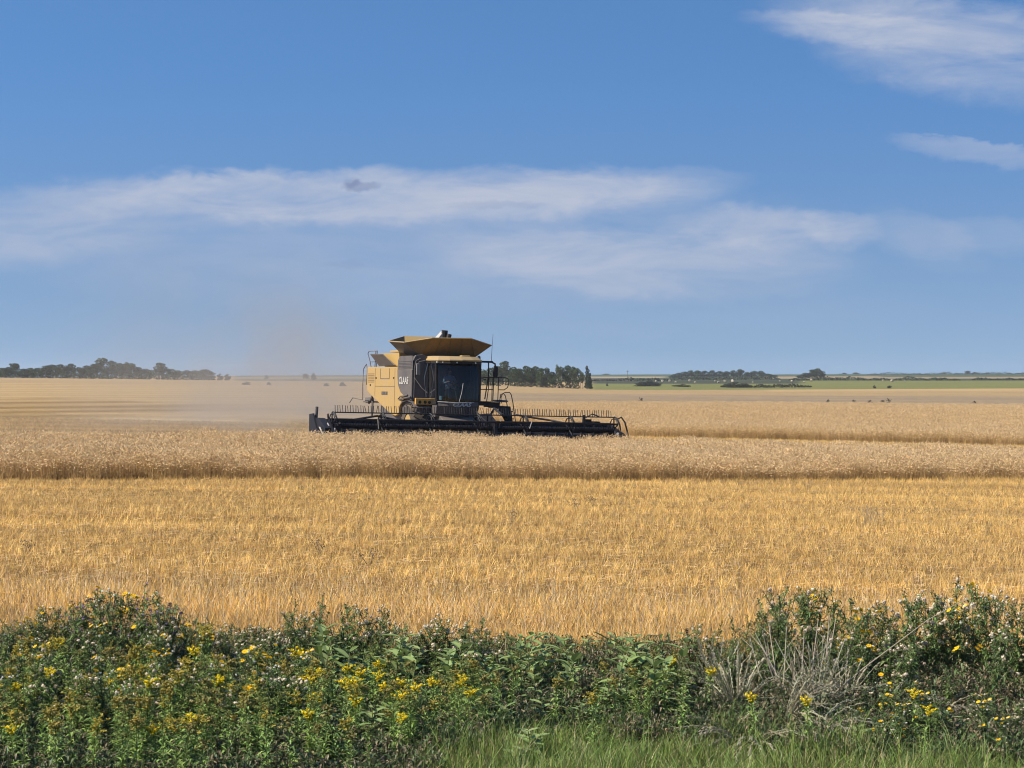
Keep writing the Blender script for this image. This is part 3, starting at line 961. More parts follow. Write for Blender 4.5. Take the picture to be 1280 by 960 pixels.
mb.tube(th_, 0.015, 6)
mb.build('steering_wheel', intr, cab)
mb = MB(); mb.box((0.40, 0.45, 1.99), (0.62, 1.1, 2.5)); mb.box((0.5, 0.30, 2.5), (0.75, 0.36, 2.75)); mb.build('control_console', intr, cab, bevel=0.02)

mb = MB()
mb.box((-1.6, 0.62, 1.83), (-0.82, 0.74, 2.09))
lp = mb.build('lamp_panel', amb, H, bevel=0.015)
for x in (-1.42, -1.2, -1.02):
    mb = MB(); mb.tube([(x, 0.60, 1.93), (x, 0.63, 1.93)], 0.065, 10); mb.build('lamp', blk, lp)
mb = MB(); mb.box((-1.5, 0.74, 1.75), (-0.85, 1.0, 1.85)); mb.build('lamp_bracket', blk, H)

# -- mirrors, antenna, beacon
mb = MB(); mb.tube([(-1.0, 0.5, 3.58), (-1.3, 0.45, 3.6), (-1.52, 0.5, 3.55), (-1.54, 0.55, 3.4)], 0.022, 6)
mr = mb.build('mirror_arm', gry, H)
mb = MB(); mb.box((-1.62, 0.52, 3.02), (-1.46, 0.60, 3.48)); mb.build('mirror', paint('mirror_housing_lit', (0.16, 0.15, 0.15), 0.5, dust=0.4), mr, bevel=0.02)  # lighter grey than the right mirror: sunlight put into the colour
mb = MB(); mb.box((1.02, 0.3, 3.58), (1.55, 0.42, 3.66)); mb.tube([(1.5, 0.36, 3.62), (1.64, 0.3, 3.55), (1.66, 0.3, 3.4)], 0.04, 6); mb.tube([(1.4, 0.4, 3.6), (1.42, 0.45, 3.0), (1.34, 0.6, 2.1)], 0.025, 6)
mr = mb.build('mirror_arm', blk, H)
mb = MB(); mb.prism([(1.58, 3.0), (1.74, 3.0), (1.78, 3.1), (1.76, 3.45), (1.6, 3.47), (1.57, 3.2)], 'y', 0.26, 0.34); mb.build('mirror', blk, mr, bevel=0.02)
mb = MB(); mb.tube([(1.55, 0.5, 3.6), (1.57, 0.5, 4.2), (1.6, 0.5, 4.75)], 0.013, 5, r2=0.006); mb.build('antenna', blk, H)
mb = MB(); mb.tube([(1.05, 0.6, 3.66), (1.05, 0.6, 3.72), (1.05, 0.6, 3.82), (1.05, 0.6, 3.86)], [0.08, 0.07, 0.07, 0.03], 10); mb.build('beacon', gry, H, smooth=True)

# -- platform, railings, ladder
mb = MB()
mb.box((0.98, 0.55, 1.93), (2.0, 1.35, 1.99)); mb.box((1.02, 0.55, 1.84), (1.6, 0.62, 2.02)); mb.box((1.55, 0.6, 1.78), (2.0, 1.3, 1.93))
pf = mb.build('platform', blk, H)
mb = MB()
def rl(*p): mb.tube(p, 0.019, 6)
rl((1.42, 0.6, 2.0), (1.5, 0.62, 2.55), (1.52, 0.65, 2.98), (1.56, 0.67, 3.0), (2.28, 0.72, 3.0), (2.38, 0.72, 2.95), (2.42, 0.72, 2.8), (2.36, 0.72, 2.6), (2.22, 0.72, 2.5), (1.95, 0.7, 2.5))
rl((1.72, 0.68, 2.0), (1.74, 0.68, 3.0)); rl((1.94, 0.70, 2.0), (1.96, 0.70, 3.0)); rl((1.96, 0.70, 2.86), (2.38, 0.72, 2.86)); rl((1.52, 0.62, 2.5), (1.74, 0.68, 2.5))
rl((1.3, 1.3, 2.0), (1.32, 1.3, 2.95), (1.4, 1.3, 3.0), (1.9, 1.3, 3.0)); rl((1.9, 1.3, 2.0), (1.9, 1.3, 3.0)); rl((1.3, 1.3, 2.5), (1.9, 1.3, 2.5))
rl((0.97, 0.55, 2.6), (1.1, 0.5, 2.95), (1.35, 0.55, 2.9))
mb.build('railing', blk, pf)
lad = empty('ladder', parent=H)
mb = MB()
rl((2.14, 0.8, 1.95), (2.12, 0.8, 2.2), (2.18, 0.8, 2.34), (2.3, 0.8, 2.4), (2.5, 0.82, 2.4), (2.58, 0.84, 2.3), (2.66, 0.86, 2.0), (2.78, 0.9, 1.4), (2.86, 0.92, 0.9))
rl((2.2, 1.2, 1.95), (2.24, 1.2, 2.3), (2.36, 1.2, 2.36), (2.46, 1.2, 2.25), (2.56, 1.22, 1.8), (2.66, 1.25, 1.3), (2.74, 1.26, 0.9))
mb.build('hand_rail', blk, lad)
mb = MB()
mb.prism([(1.55, 1.86), (2.5, 1.83), (2.56, 1.6), (2.68, 0.75), (2.58, 0.72), (2.42, 1.25), (2.15, 1.62), (1.9, 1.74), (1.55, 1.76)], 'y', 0.7, 0.76)
mb.prism([(2.1, 1.83), (2.5, 1.83), (2.56, 1.6), (2.6, 1.2), (2.5, 1.15), (2.35, 1.4)], 'y', 1.2, 1.25)
for k, z in enumerate((1.6, 1.3, 1.0, 0.75)):
    mb.box((2.36 + 0.08 * k, 0.74, z), (2.62 + 0.06 * k, 1.22, z + 0.04))
mb.build('step_side', blk, lad)
mb = MB()
mb.tube([(2.15 + 0.3 * math.cos(t), 0.95 + 0.25 * math.sin(t), 2.04 + 0.02 * math.sin(t)) for t in np.linspace(0, 2 * math.pi, 15)], 0.03, 6)
mb.build('hose_loop', gry, H)
# -- rear railing and hitch
mb = MB()
rl((XL + 0.1, 7.2, 3.36), (XL + 0.05, 7.3, 3.72), (XL, 7.4, 3.95), (XL + 0.02, 7.3, 4.06), (XL + 0.06, 6.2, 4.06)); rl((XL + 0.08, 7.2, 3.6), (XL + 0.1, 6.5, 3.6)); rl((XL + 0.06, 6.5, 3.36), (XL + 0.06, 6.4, 4.06)); rl((XL + 0.06, 6.3, 3.36), (XL + 0.06, 6.2, 4.04))
mb.build('rear_railing', gry, H)
mb = MB()
rl((XL - 0.1, 7.7, 1.95), (XL - 0.1, 7.75, 2.6), (XL - 0.06, 7.8, 3.3), (XL, 7.6, 3.5), (XL + 0.02, 7.5, 3.3), (XL, 7.5, 2.6))
rl((XL - 0.1, 7.7, 1.95), (XL - 0.3, 8.6, 2.02), (XL - 0.35, 8.9, 1.8))
mb.build('rear_ladder', gry, H)
mb = MB()
mb.tube([(XL + 0.3, 7.5, 1.95), (XL + 0.05, 7.7, 1.93)], 0.13, 10); mb.box((XL - 0.1, 6.9, 1.84), (XL + 0.5, 7.6, 1.9)); mb.tube([(XL, 7.1, 1.8), (XL + 0.1, 6.7, 2.25)], 0.05, 6); mb.tube([(XL, 6.6, 1.2), (XL + 0.05, 6.7, 1.9)], 0.05, 6)
mb.build('chaff_spreader', gry, H)


def wheel(name, x0, x1, y, r, parent):
    w = empty(name, (0, y, r), parent=parent)
    prof = [(0.55, 0.0), (0.9, 0.0), (0.97, 0.12), (0.97, 0.88), (0.9, 1.0), (0.55, 1.0)]
    mb = MB(); n = 40
    for j in range(n):
        a = 2 * math.pi * j / n
        mb.v += [(x0 + (x1 - x0) * t, r * q * math.cos(a), r * q * math.sin(a)) for q, t in prof]
    k = len(prof)
    for j in range(n):
        for i in range(k - 1):
            mb.f.append((j * k + i, j * k + i + 1, ((j + 1) % n) * k + i + 1, ((j + 1) % n) * k + i)); mb.c.append((1, 1, 1)); mb.mi.append(0)
    xm = (x0 + x1) / 2
    for j in range(22):
        for sd_, xs, xe in ((0, x0, xm), (1, x1, xm)):
            a = 2 * math.pi * (j + 0.5 * sd_) / 22
            M = Matrix.Rotation(a, 4, 'X') @ Matrix.Translation((0, 0, r * 0.96))
            lo = min(xs, xe); hi = max(xs, xe)
            mb.box((lo, -0.035, 0), (hi, 0.035, 0.05), M=M @ Matrix.Translation(((lo + hi) / 2, 0, 0)) @ Matrix.Rotation((0.5 if sd_ else -0.5), 4, 'Z') @ Matrix.Translation((-(lo + hi) / 2, 0, 0)))
    mb.build('tyre', rub, w)
    mb = MB(); xo = x0 + 0.08 if x0 < 0 else x1 - 0.08
    mb.tube([(xo - 0.05, 0, 0), (xo + 0.05, 0, 0)], r * 0.55, 24); mb.tube([(xo - 0.12, 0, 0), (xo + 0.12, 0, 0)], r * 0.2, 12)
    mb.build('rim', yel, w)


wheel('front_wheel', -1.62, -0.98, 1.62, 0.93, H)
wheel('front_wheel', 0.62, 1.2, 1.75, 0.93, H)
wheel('rear_wheel', -1.5, -1.05, 6.0, 0.62, H)
wheel('rear_wheel', 0.65, 1.1, 6.0, 0.62, H)
mb = MB(); mb.box((-1.0, 1.3, 0.75), (0.65, 1.9, 1.2)); mb.build('axle', gry, H)
mb = MB(); mb.box((-1.45, 0.9, 1.2), (0.9, 1.25, 1.9)); mb.build('chassis_beam', gry, H)
mb = MB(); mb.box((-1.1, 5.85, 0.5), (0.7, 6.15, 0.75)); mb.build('axle', gry, H)
mb = MB(); mb.prism([(0.6, 1.0), (0.6, 1.55), (-0.55, 1.12), (-0.6, 0.45), (-0.3, 0.35)], 'x', -0.72, 0.68); mb.build('feeder_house', gry, H, bevel=0.02)
mb = MB(); mb.prism([(0.6, 1.72), (1.0, 1.95), (1.6, 2.02), (2.2, 1.97), (2.5, 1.85), (2.5, 1.8), (2.2, 1.92), (1.6, 1.97), (1.0, 1.9), (0.62, 1.68)], 'x', XL, -0.95); mb.build('mudguard', gry, H)

# -- header
hd = empty('header', parent=H)
HXL, HXR = -6.15, 6.22
mb = MB()
mb.box((HXL, -0.78, 0.28), (HXR, -0.70, 1.14)); mb.box((HXL, -0.82, 1.08), (HXR, -0.66, 1.20)); mb.box((HXL, -0.75, 0.2), (HXR, -0.55, 0.34))
mb.prism([(-0.78, 0.28), (-3.0, 0.12), (-3.0, 0.17), (-0.78, 0.36)], 'x', HXL, HXR)
for x in np.linspace(HXL + 0.4, HXR - 0.4, 13):
    mb.box((x - 0.04, -0.70, 0.3), (x + 0.04, -0.62, 1.0))
mb.build('header_frame', hdr, hd)
mb = MB()
for i in range(int((HXR - HXL) / 0.15)):
    x = HXL + 0.1 + i * 0.15
    mb.add([(x - 0.02, -3.0, 0.15), (x + 0.02, -3.0, 0.15), (x, -3.14, 0.14), (x, -3.0, 0.19)], [(0, 1, 2), (0, 2, 3), (1, 3, 2)])
mb.build('cutter_bar', stl, hd)
mb = MB()
mb.tube([(HXL + 0.15, -1.2, 0.62), (HXR - 0.15, -1.2, 0.62)], 0.20, 12)
for sg, a0, a1 in ((1, HXL + 0.2, -0.6), (-1, 0.6, HXR - 0.2)):
    L = a1 - a0; nt = int(L / 0.55) * 12
    vs, fs = [], []
    for i in range(nt + 1):
        t = i / nt; a = sg * 2 * math.pi * t * L / 0.55
        vs += [(a0 + L * t, -1.2 + 0.2 * math.cos(a), 0.62 + 0.2 * math.sin(a)), (a0 + L * t, -1.2 + 0.33 * math.cos(a), 0.62 + 0.33 * math.sin(a))]
        if i: fs.append((2 * i - 2, 2 * i - 1, 2 * i + 1, 2 * i))
    mb.add(vs, fs)
mb.build('intake_auger', hdr, hd)
RY, RZ, RR = -2.3, 0.98, 0.51
RXL, RXR = -5.85, 5.82
mb = MB(); mb.tube([(RXL, RY, RZ), (RXR, RY, RZ)], 0.10, 12); mb.build('reel_tube', hdr, hd, smooth=True)
for kb in range(6):
    a = R(90 + 60 * kb)
    by, bz = RY + RR * math.cos(a), RZ + RR * math.sin(a)
    mb = MB(); mb.tube([(RXL, by, bz), (RXR, by, bz)], 0.026, 6)
    if kb in (1, 5, 2, 4): mb.box((RXL, by - 0.012, bz - 0.06), (RXR, by + 0.012, bz))
    up = (kb == 0)
    x = RXL + 0.12; i = 0
    random.seed(90 + kb)
    while x < RXR - 0.1:
        wob = random.gauss(0, 0.012)
        if up: p = [(x, by, bz), (x + wob, by + 0.03, bz + 0.14), (x + wob * 2, by + 0.06, bz + 0.27 + random.uniform(-.015, .015))]
        else: p = [(x, by, bz), (x + wob, by - 0.02, bz - 0.12), (x + wob, by + 0.02, bz - 0.24)]
        mb.tube(p, 0.014, 4, cap=False)
        x += 0.102
    mb.build('tine_bar', hdr, hd)
for x in np.linspace(RXL, RXR, 7):
    mb = MB()
    for kb in range(6):
        a = R(90 + 60 * kb)
        mb.tube([(x, RY, RZ), (x, RY + RR * math.cos(a), RZ + RR * math.sin(a))], 0.028, 5)
        b2 = R(90 + 60 * (kb + 1))
        mb.tube([(x, RY + RR * .9 * math.cos(a), RZ + RR * .9 * math.sin(a)), (x, RY + RR * .93 * math.cos((a + b2) / 2), RZ + RR * .93 * math.sin((a + b2) / 2)), (x, RY + RR * .9 * math.cos(b2), RZ + RR * .9 * math.sin(b2))], 0.022, 5)
    mb.tube([(x, RY - 0.05, RZ + RR + 0.02), (x + 0.07, RY - 0.15, RZ + RR * 0.9), (x + 0.12, RY - 0.3, RZ + RR * 0.5), (x + 0.12, RY - 0.42, RZ)], 0.035, 6)
    mb.build('reel_spider', hdr, hd)
for pts in ([(-4.2, -0.7, 1.22), (-5.0, -1.5, 1.2), (-6.0, RY, 1.1)], [(2.2, -0.7, 1.50), (3.4, -1.4, 1.32), (4.0, RY + 0.3, 1.2)], [(-2.6, -0.7, 1.18), (-3.6, -0.75, 1.36), (-4.6, -0.9, 1.2)]):
    mb = MB(); mb.tube(pts, 0.045, 6); mb.build('reel_arm', hdr, hd)
# centre joint of the reel with its arm and hoses
mb = MB()
mb.box((0.55, -1.9, 0.35), (0.75, -0.7, 1.45)); mb.prism([(-2.9, 0.3), (-2.7, 1.2), (-1.9, 1.55), (-0.8, 1.5), (-0.8, 0.3)], 'x', 0.60, 0.70)
mb.tube([(0.95, -0.9, 1.3), (1.0, -1.5, 1.75), (1.1, -2.2, 1.5)], 0.05, 6); mb.tube([(0.45, -0.8, 1.3), (0.35, -1.2, 1.6), (0.45, -2.2, 1.2)], 0.03, 6)
mb.box((0.35, -2.9, 0.2), (1.15, -2.6, 0.62))
mb.build('centre_arm', hdr, hd)
for pp in ([(0.88, -2.4, 1.0), (0.95, -2.5, 1.38)], [(-4.15, -2.8, 0.9), (-4.2, -2.85, 1.25)], [(2.0, -2.84, 1.0), (2.1, -2.84, 1.3)]):
    mb = MB(); mb.tube(pp, 0.017, 6); mb.build('hydraulic_ram', slv, hd)
# left end: tall crop divider
le = empty('crop_divider', parent=hd)
mb = MB()
mb.prism([(-0.4, 0.25), (-0.4, 1.38), (-0.95, 1.42), (-1.2, 1.16), (-1.5, 0.85), (-2.2, 0.66), (-3.2, 0.36), (-3.9, 0.12), (-3.0, 0.12), (-1.5, 0.2)], 'x', HXL - 0.1, HXL - 0.04)
mb.prism([(-0.6, 1.0), (-0.6, 1.25), (-1.6, 1.25), (-2.6, 0.9), (-2.6, 0.6), (-1.4, 0.9)], 'x', HXL - 0.04, HXL + 0.22)
mb.build('divider_plate', hdr, le)
mb = MB(); mb.tube([(HXL + 0.05, -0.9, 1.2), (HXL + 0.06, -0.95, 1.68)], 0.06, 8); mb.build('divider_post', gry, le)
mb = MB(); mb.tube([(HXL + 0.55, -0.9, 1.1), (HXL + 0.5, -0.95, 1.42)], 0.04, 6); mb.build('divider_post', gry, le)
mb = MB(); mb.prism([(-1.9, 0.92), (-2.1, 0.92), (-3.1, 0.40), (-3.0, 0.36)], 'x', HXL - 0.11, HXL - 0.10); mb.tube([(HXL + 0.0, -3.85, 0.12), (HXL - 0.02, -3.3, 0.62)], 0.06, 6, r2=0.015)  # white stripe is a painted highlight on the plate, then the white tip
mb.tube([(HXL + 0.2, -2.4, 0.9), (HXL + 0.13, -2.3, 1.08)], 0.03, 6); mb.tube([(RXL - 0.03, -2.75, 0.35), (RXL, -2.75, 0.9)], 0.03, 6)
mb.build('divider_highlight_tip', wht, le)
mb = MB()
mb.prism([(-1.2, 0.9), (-2.2, 1.2), (-3.4, 0.5), (-3.9, 0.15), (-3.0, 0.3)], 'x', HXL + 0.18, HXL + 0.24)
mb.box((HXL + 0.28, -2.5, 0.4), (HXL + 0.6, -2.2, 1.05))
mb.tube([(HXL + 0.5, -2.3, 0.9), (HXL + 0.62, -2.35, 1.1), (HXL + 0.55, -2.3, 0.95)], 0.06, 6)
mb.build('reel_drive', hdr, le)
re_ = empty('crop_divider', parent=hd)
mb = MB()
mb.prism([(-0.4, 0.25), (-0.4, 1.2), (-1.2, 1.15), (-2.4, 0.85), (-3.3, 0.4), (-3.8, 0.1), (-3.0, 0.1), (-1.5, 0.2)], 'x', HXR - 0.04, HXR + 0.02)
mb.build('divider_plate', hdr, re_)
mb = MB()
mb.tube([(HXR - 0.3, -2.3, 1.4), (HXR - 0.1, -2.35, 1.5), (HXR + 0.04, -2.4, 1.3), (HXR + 0.12, -2.5, 0.9), (HXR + 0.1, -2.7, 0.5), (HXR + 0.05, -3.0, 0.25)], 0.035, 6)
mb.tube([(HXR - 0.05, -3.2, 0.35), (HXR + 0.25, -3.9, 0.15)], 0.05, 6)
mb.build('divider_hoop', hdr, re_)
mb = MB(); mb.box((5.15, -1.0, 0.95), (5.4, -0.6, 1.38)); mb.box((5.45, -1.2, 0.9), (5.7, -0.8, 1.3)); mb.tube([(5.1, -0.9, 1.2), (5.1, -0.9, 1.55)], 0.07, 8); mb.tube([(5.4, -1.2, 0.9), (5.8, -2.3, 1.0)], 0.08, 8); mb.tube([(5.1, -1.1, 1.45), (5.3, -1.3, 1.6), (5.6, -1.3, 1.5)], 0.03, 6)
mb.build('hydraulic_block', hdr, re_)
mb = MB(); mb.tube([(5.75, -2.85, 0.82), (5.75, -2.9, 0.86)], 0.05, 8); mb.build('reflector', slv, re_)
mb = MB(); mb.tube([(HXR - 0.12, -3.1, 0.36), (HXR - 0.1, -3.16, 0.38)], 0.07, 8); mb.build('reflector', slv, re_)
# gathered crop on the table
random.seed(5)
mb = MB()
for _ in range(1500):
    x = random.gauss(0.0, 1.0) if random.random() < .6 else random.uniform(-2.2, 3)
    y = random.uniform(-2.9, -1.4); z = 0.3 + random.random() * 0.33 * math.exp(-(x / 1.6) ** 2) + (y + 2.9) * 0.05
    d = Vector((random.gauss(0, 1), random.gauss(0, .5), random.gauss(0, .35))).normalized() * random.uniform(.08, .25); w = 0.014
    mb.add([(x, y, z), (x, y, z + w), tuple(Vector((x, y, z + w)) + d), tuple(Vector((x, y, z)) + d)], [(0, 1, 2, 3)], jit((0.7, 0.5, 0.25), 0.25))
tag(mb.build('cut_crop', mat_straw, None), 'cut straw gathered on the header table under the reel', 'straw', kind='stuff')
o = bpy.data.objects['cut_crop']; o.location = H.location; o.rotation_euler = H.rotation_euler

# -- the driver
shirt = paint('shirt_cloth', (0.30, 0.42, 0.60), 0.8, dust=0.0)
skin = paint('skin', (0.45, 0.26, 0.18), 0.6, dust=0.0)
jean = paint('trousers_cloth', (0.05, 0.06, 0.09), 0.9, dust=0.0)
cap_m = paint('cap_cloth', (0.06, 0.05, 0.05), 0.8, dust=0.0)


def person():
    J = {'pelvis': ((0, 0, 0), .15), 'belly': ((0, -.02, .18), .145), 'chest': ((0, -.01, .38), .16), 'neck': ((0, -.02, .53), .06), 'chin': ((0, -.05, .62), .075), 'head': ((0, -.05, .70), .095), 'top': ((0, -.04, .79), .07),
         'shL': ((-.19, 0, .46), .065), 'elL': ((-.27, -.14, .22), .048), 'wrL': ((-.16, -.38, .27), .03), 'haL': ((-.13, -.45, .30), .035),
         'shR': ((.19, 0, .46), .065), 'elR': ((.27, -.14, .22), .048), 'wrR': ((.17, -.38, .27), .03), 'haR': ((.13, -.45, .30), .035),
         'hpL': ((-.1, -.05, -.01), .1), 'knL': ((-.15, -.45, .02), .075), 'anL': ((-.15, -.50, -.38), .045), 'toL': ((-.15, -.66, -.41), .04),
         'hpR': ((.1, -.05, -.01), .1), 'knR': ((.15, -.45, .02), .075), 'anR': ((.15, -.50, -.38), .045), 'toR': ((.15, -.66, -.41), .04)}
    E = [('pelvis', 'belly'), ('belly', 'chest'), ('chest', 'neck'), ('neck', 'chin'), ('chin', 'head'), ('head', 'top')]
    for s in 'LR':
        E += [('chest', 'sh' + s), ('sh' + s, 'el' + s), ('el' + s, 'wr' + s), ('wr' + s, 'ha' + s), ('pelvis', 'hp' + s), ('hp' + s, 'kn' + s), ('kn' + s, 'an' + s), ('an' + s, 'to' + s)]
        hx, hy, hz = J['ha' + s][0]; g = -1 if s == 'L' else 1
        for q in range(4):
            J['f%d%s' % (q, s)] = ((hx - g * (.005), hy - .035, hz + .025 - .016 * q), .010)
            J['g%d%s' % (q, s)] = ((hx - g * .035, hy - .045, hz + .022 - .016 * q), .008)
            E += [('ha' + s, 'f%d%s' % (q, s)), ('f%d%s' % (q, s), 'g%d%s' % (q, s))]
        J['t' + s] = ((hx - g * .035, hy + .005, hz + .03), .010); E.append(('ha' + s, 't' + s))
    names = list(J); idx = {n_: i for i, n_ in enumerate(names)}
    me = bpy.data.meshes.new('person')
    me.from_pydata([J[n_][0] for n_ in names], [(idx[a], idx[b]) for a, b in E], [])
    t = bpy.data.objects.new('tmp_person', me); COL.objects.link(t)
    sk = t.modifiers.new('s', 'SKIN'); t.modifiers.new('u', 'SUBSURF').levels = 1
    for i, n_ in enumerate(names):
        me.skin_vertices[0].data[i].radius = (J[n_][1],) * 2
    me.skin_vertices[0].data[0].use_root = True
    dg = bpy.context.evaluated_depsgraph_get()
    m2 = bpy.data.meshes.new_from_object(t.evaluated_get(dg))
    bpy.data.objects.remove(t)
    m2.materials.clear()
    for m_ in (shirt, skin, jean): m2.materials.append(m_)
    for f in m2.polygons:
        c = f.center
        f.use_smooth = True
        f.material_index = 2 if (c.z < 0.08 and not (abs(c.x) < .5 and c.y < -.3 and c.z > .15)) else 1 if (c.z > 0.53 or (c.y < -.30 and c.z > 0.12)) else 0
    o = bpy.data.objects.new('person', m2); COL.objects.link(o)
    mb = MB()
    for i in range(9):
        a0, a1 = math.pi * i / 9, math.pi * (i + 1) / 9
    vs = [(0.105 * math.cos(2 * math.pi * j / 12) * q, -.04 + .115 * math.sin(2 * math.pi * j / 12) * q, zz) for q, zz in ((1, .74), (.97, .79), (.7, .84), (.05, .86)) for j in range(12)]
    mb.add(vs, [(r_ * 12 + j, r_ * 12 + (j + 1) % 12, r_ * 12 + 12 + (j + 1) % 12, r_ * 12 + 12 + j) for r_ in range(3) for j in range(12)])
    mb.add([(-.08, -.14, .745), (.08, -.14, .745), (.06, -.24, .73), (-.06, -.24, .73), (-.08, -.14, .755), (.08, -.14, .755), (.06, -.24, .74), (-.06, -.24, .74)], [(0, 1, 2, 3), (7, 6, 5, 4), (0, 4, 5, 1), (1, 5, 6, 2), (2, 6, 7, 3), (3, 7, 4, 0)])
    mb.build('cap', cap_m, o, smooth=True)
    mb = MB()
    for s in (-1, 1):
        mb = MB(); mb.tube([(s * .035, -.135, .715), (s * .035, -.142, .715)], .012, 8)
        mb.build('eye', cap_m, o)
    mb = MB(); mb.add([(0, -.14, .71), (-.016, -.138, .675), (.016, -.138, .675), (0, -.165, .68)], [(0, 1, 3), (0, 3, 2), (1, 2, 3)]); mb.build('nose', skin, o)
    return o


pr = person()
bpy.context.view_layer.update()
Mh = Matrix.Translation(H.location) @ Euler(H.rotation_euler).to_matrix().to_4x4()
pl_ = Mh @ Matrix.Translation((-0.08, 0.98, 2.50))
pr.location = pl_.translation; pr.rotation_euler = pl_.to_euler()
tag(pr, 'person in a light blue shirt driving inside the harvester cab', 'person')


# ------------------------------------------------------------------ far trees
mat_tree = plant_mat('tree_leaf', 0.25, 0.7, 0.35, 0.35, 0.15)
mat_bark = plant_mat('bark', 0.0, 0.9, 0.3, 2.0, 0.1)


def tree_proto(seed, kind='round'):
    """unit tree 1 m high; crown of loose leaf clumps, trunk with limbs"""
    random.seed(seed)
    r_ = np.random.default_rng(seed)
    root = empty('leafy_tree' if kind != 'conifer' else 'conifer_tree')
    mb = MB()
    th = {'round': .55, 'tall': .75, 'conifer': .95, 'aspen': .85, 'bush': .3}[kind]
    mb.tube([(0, 0, -0.05), (0.01, 0, th * .5), (0.0, 0.01, th)], [0.022, 0.016, 0.006], 6, (1, 1, 1))
    blobs = []
    if kind == 'round' or kind == 'bush':
        nb = 11
        for i in range(nb):
            a = random.uniform(0, 6.28); rr = random.uniform(0.05, .24)
            z = random.uniform(.3, .84) if kind == 'round' else random.uniform(.15, .75)
            blobs.append((math.cos(a) * rr * (1.15 if z < .7 else .7), math.sin(a) * rr, z, random.uniform(.11, .19), random.uniform(.09, .14)))
        blobs.append((0.02, 0, .86, .13, .10)); blobs.append((0, 0, .2, .26, .17)); blobs.append((0.05, 0.05, .45, .24, .2))
    elif kind == 'tall':
        for i in range(12):
            z = .30 + .7 * i / 12; a = random.uniform(0, 6.28); rr = .12 * (1 - abs(z - .5))
            blobs.append((math.cos(a) * rr, math.sin(a) * rr, z, random.uniform(.09, .15), random.uniform(.08, .12)))
        blobs.append((.05, 0, .12, .17, .12))
    elif kind == 'conifer':
        for i in range(12):
            z = .12 + .84 * i / 12; wd = .20 * (1 - z) + .035
            a = random.uniform(0, 6.28)
            blobs.append((math.cos(a) * wd * .4, math.sin(a) * wd * .4, z, wd, .06))
    else:                                   # aspen: bare pale trunk, crown up high
        for i in range(8):
            z = .45 + .5 * i / 8; a = random.uniform(0, 6.28)
            blobs.append((math.cos(a) * .07, math.sin(a) * .07, z, random.uniform(.08, .12), .09))
    for b_ in blobs[:6]:
        mb.tube([(0, 0, b_[2] * .6), (b_[0] * .6, b_[1] * .6, b_[2] * .85), b_[:3]], [0.01, .007, .003], 4)
    barkc = (0.10, 0.085, 0.07) if kind not in ('aspen', 'tall') else (0.34, 0.31, 0.26)
    mb.c = [barkc] * len(mb.c)
    mb.build('trunk', mat_bark, root)
    mb = MB()
    base = {'round': (0.044, 0.066, 0.026), 'tall': (0.062, 0.088, 0.032), 'conifer': (0.032, 0.052, 0.026), 'aspen': (0.075, 0.10, 0.04), 'bush': (0.044, 0.053, 0.026)}[kind]
    for (bx, by, bz, rx, rz) in blobs:
        cb = jit(base, 0.3, 0.12)
        for _ in range(int(240 * (rx / .15) ** 1.3)):
            d = r_.normal(size=3); d /= np.linalg.norm(d); q = r_.uniform(.5, 1.08) ** .6
            p = Vector((bx + d[0] * rx * q, by + d[1] * rx * q, bz + d[2] * rz * q))
            if p.z < 0: p.z = 0.01
            s1 = r_.uniform(.012, .028)
            u_ = Vector(r_.normal(size=3)).normalized(); v_ = u_.cross(Vector(r_.normal(size=3))).normalized()
            mb.add([p - u_ * s1, p + v_ * s1 * .8, p + u_ * s1, p - v_ * s1 * .8], [(0, 1, 2, 3)], jit(cb, .25, .1))
    mb.build('crown', mat_tree, root)
    return root


TP = {'round': [tree_proto(101), tree_proto(102), tree_proto(103)], 'tall': [tree_proto(104, 'tall'), tree_proto(105, 'tall')],
      'conifer': [tree_proto(106, 'conifer')], 'aspen': [tree_proto(107, 'aspen')], 'bush': [tree_proto(108, 'bush'), tree_proto(109, 'bush')]}
used_proto = set()
random.seed(31)


def put_tree(px, D, top, wpx, kind, label, group=None, cat='tree', base_off=-0.3, name=None):
    X, Y, z = at(px, D, base_off)
    ztop = CZ + (HY - top) / FPX * D
    h = max(1.0, ztop - z) / 0.95
    pr_ = random.choice(TP[kind])
    wm = wpx / FPX * D
    nat = {'round': .62, 'tall': .42, 'conifer': .42, 'aspen': .34, 'bush': .62}[kind]
    sx_ = wm / nat
    if pr_.name in used_proto:
        o = copy_tree(pr_)
    else:
        used_proto.add(pr_.name); o = pr_
    o.location = (X, Y, z); o.rotation_euler = (0, 0, random.uniform(0, 6.28)); o.scale = (sx_, sx_, h)
    if name: o.name = name
    tag(o, label, cat, group)
    return o


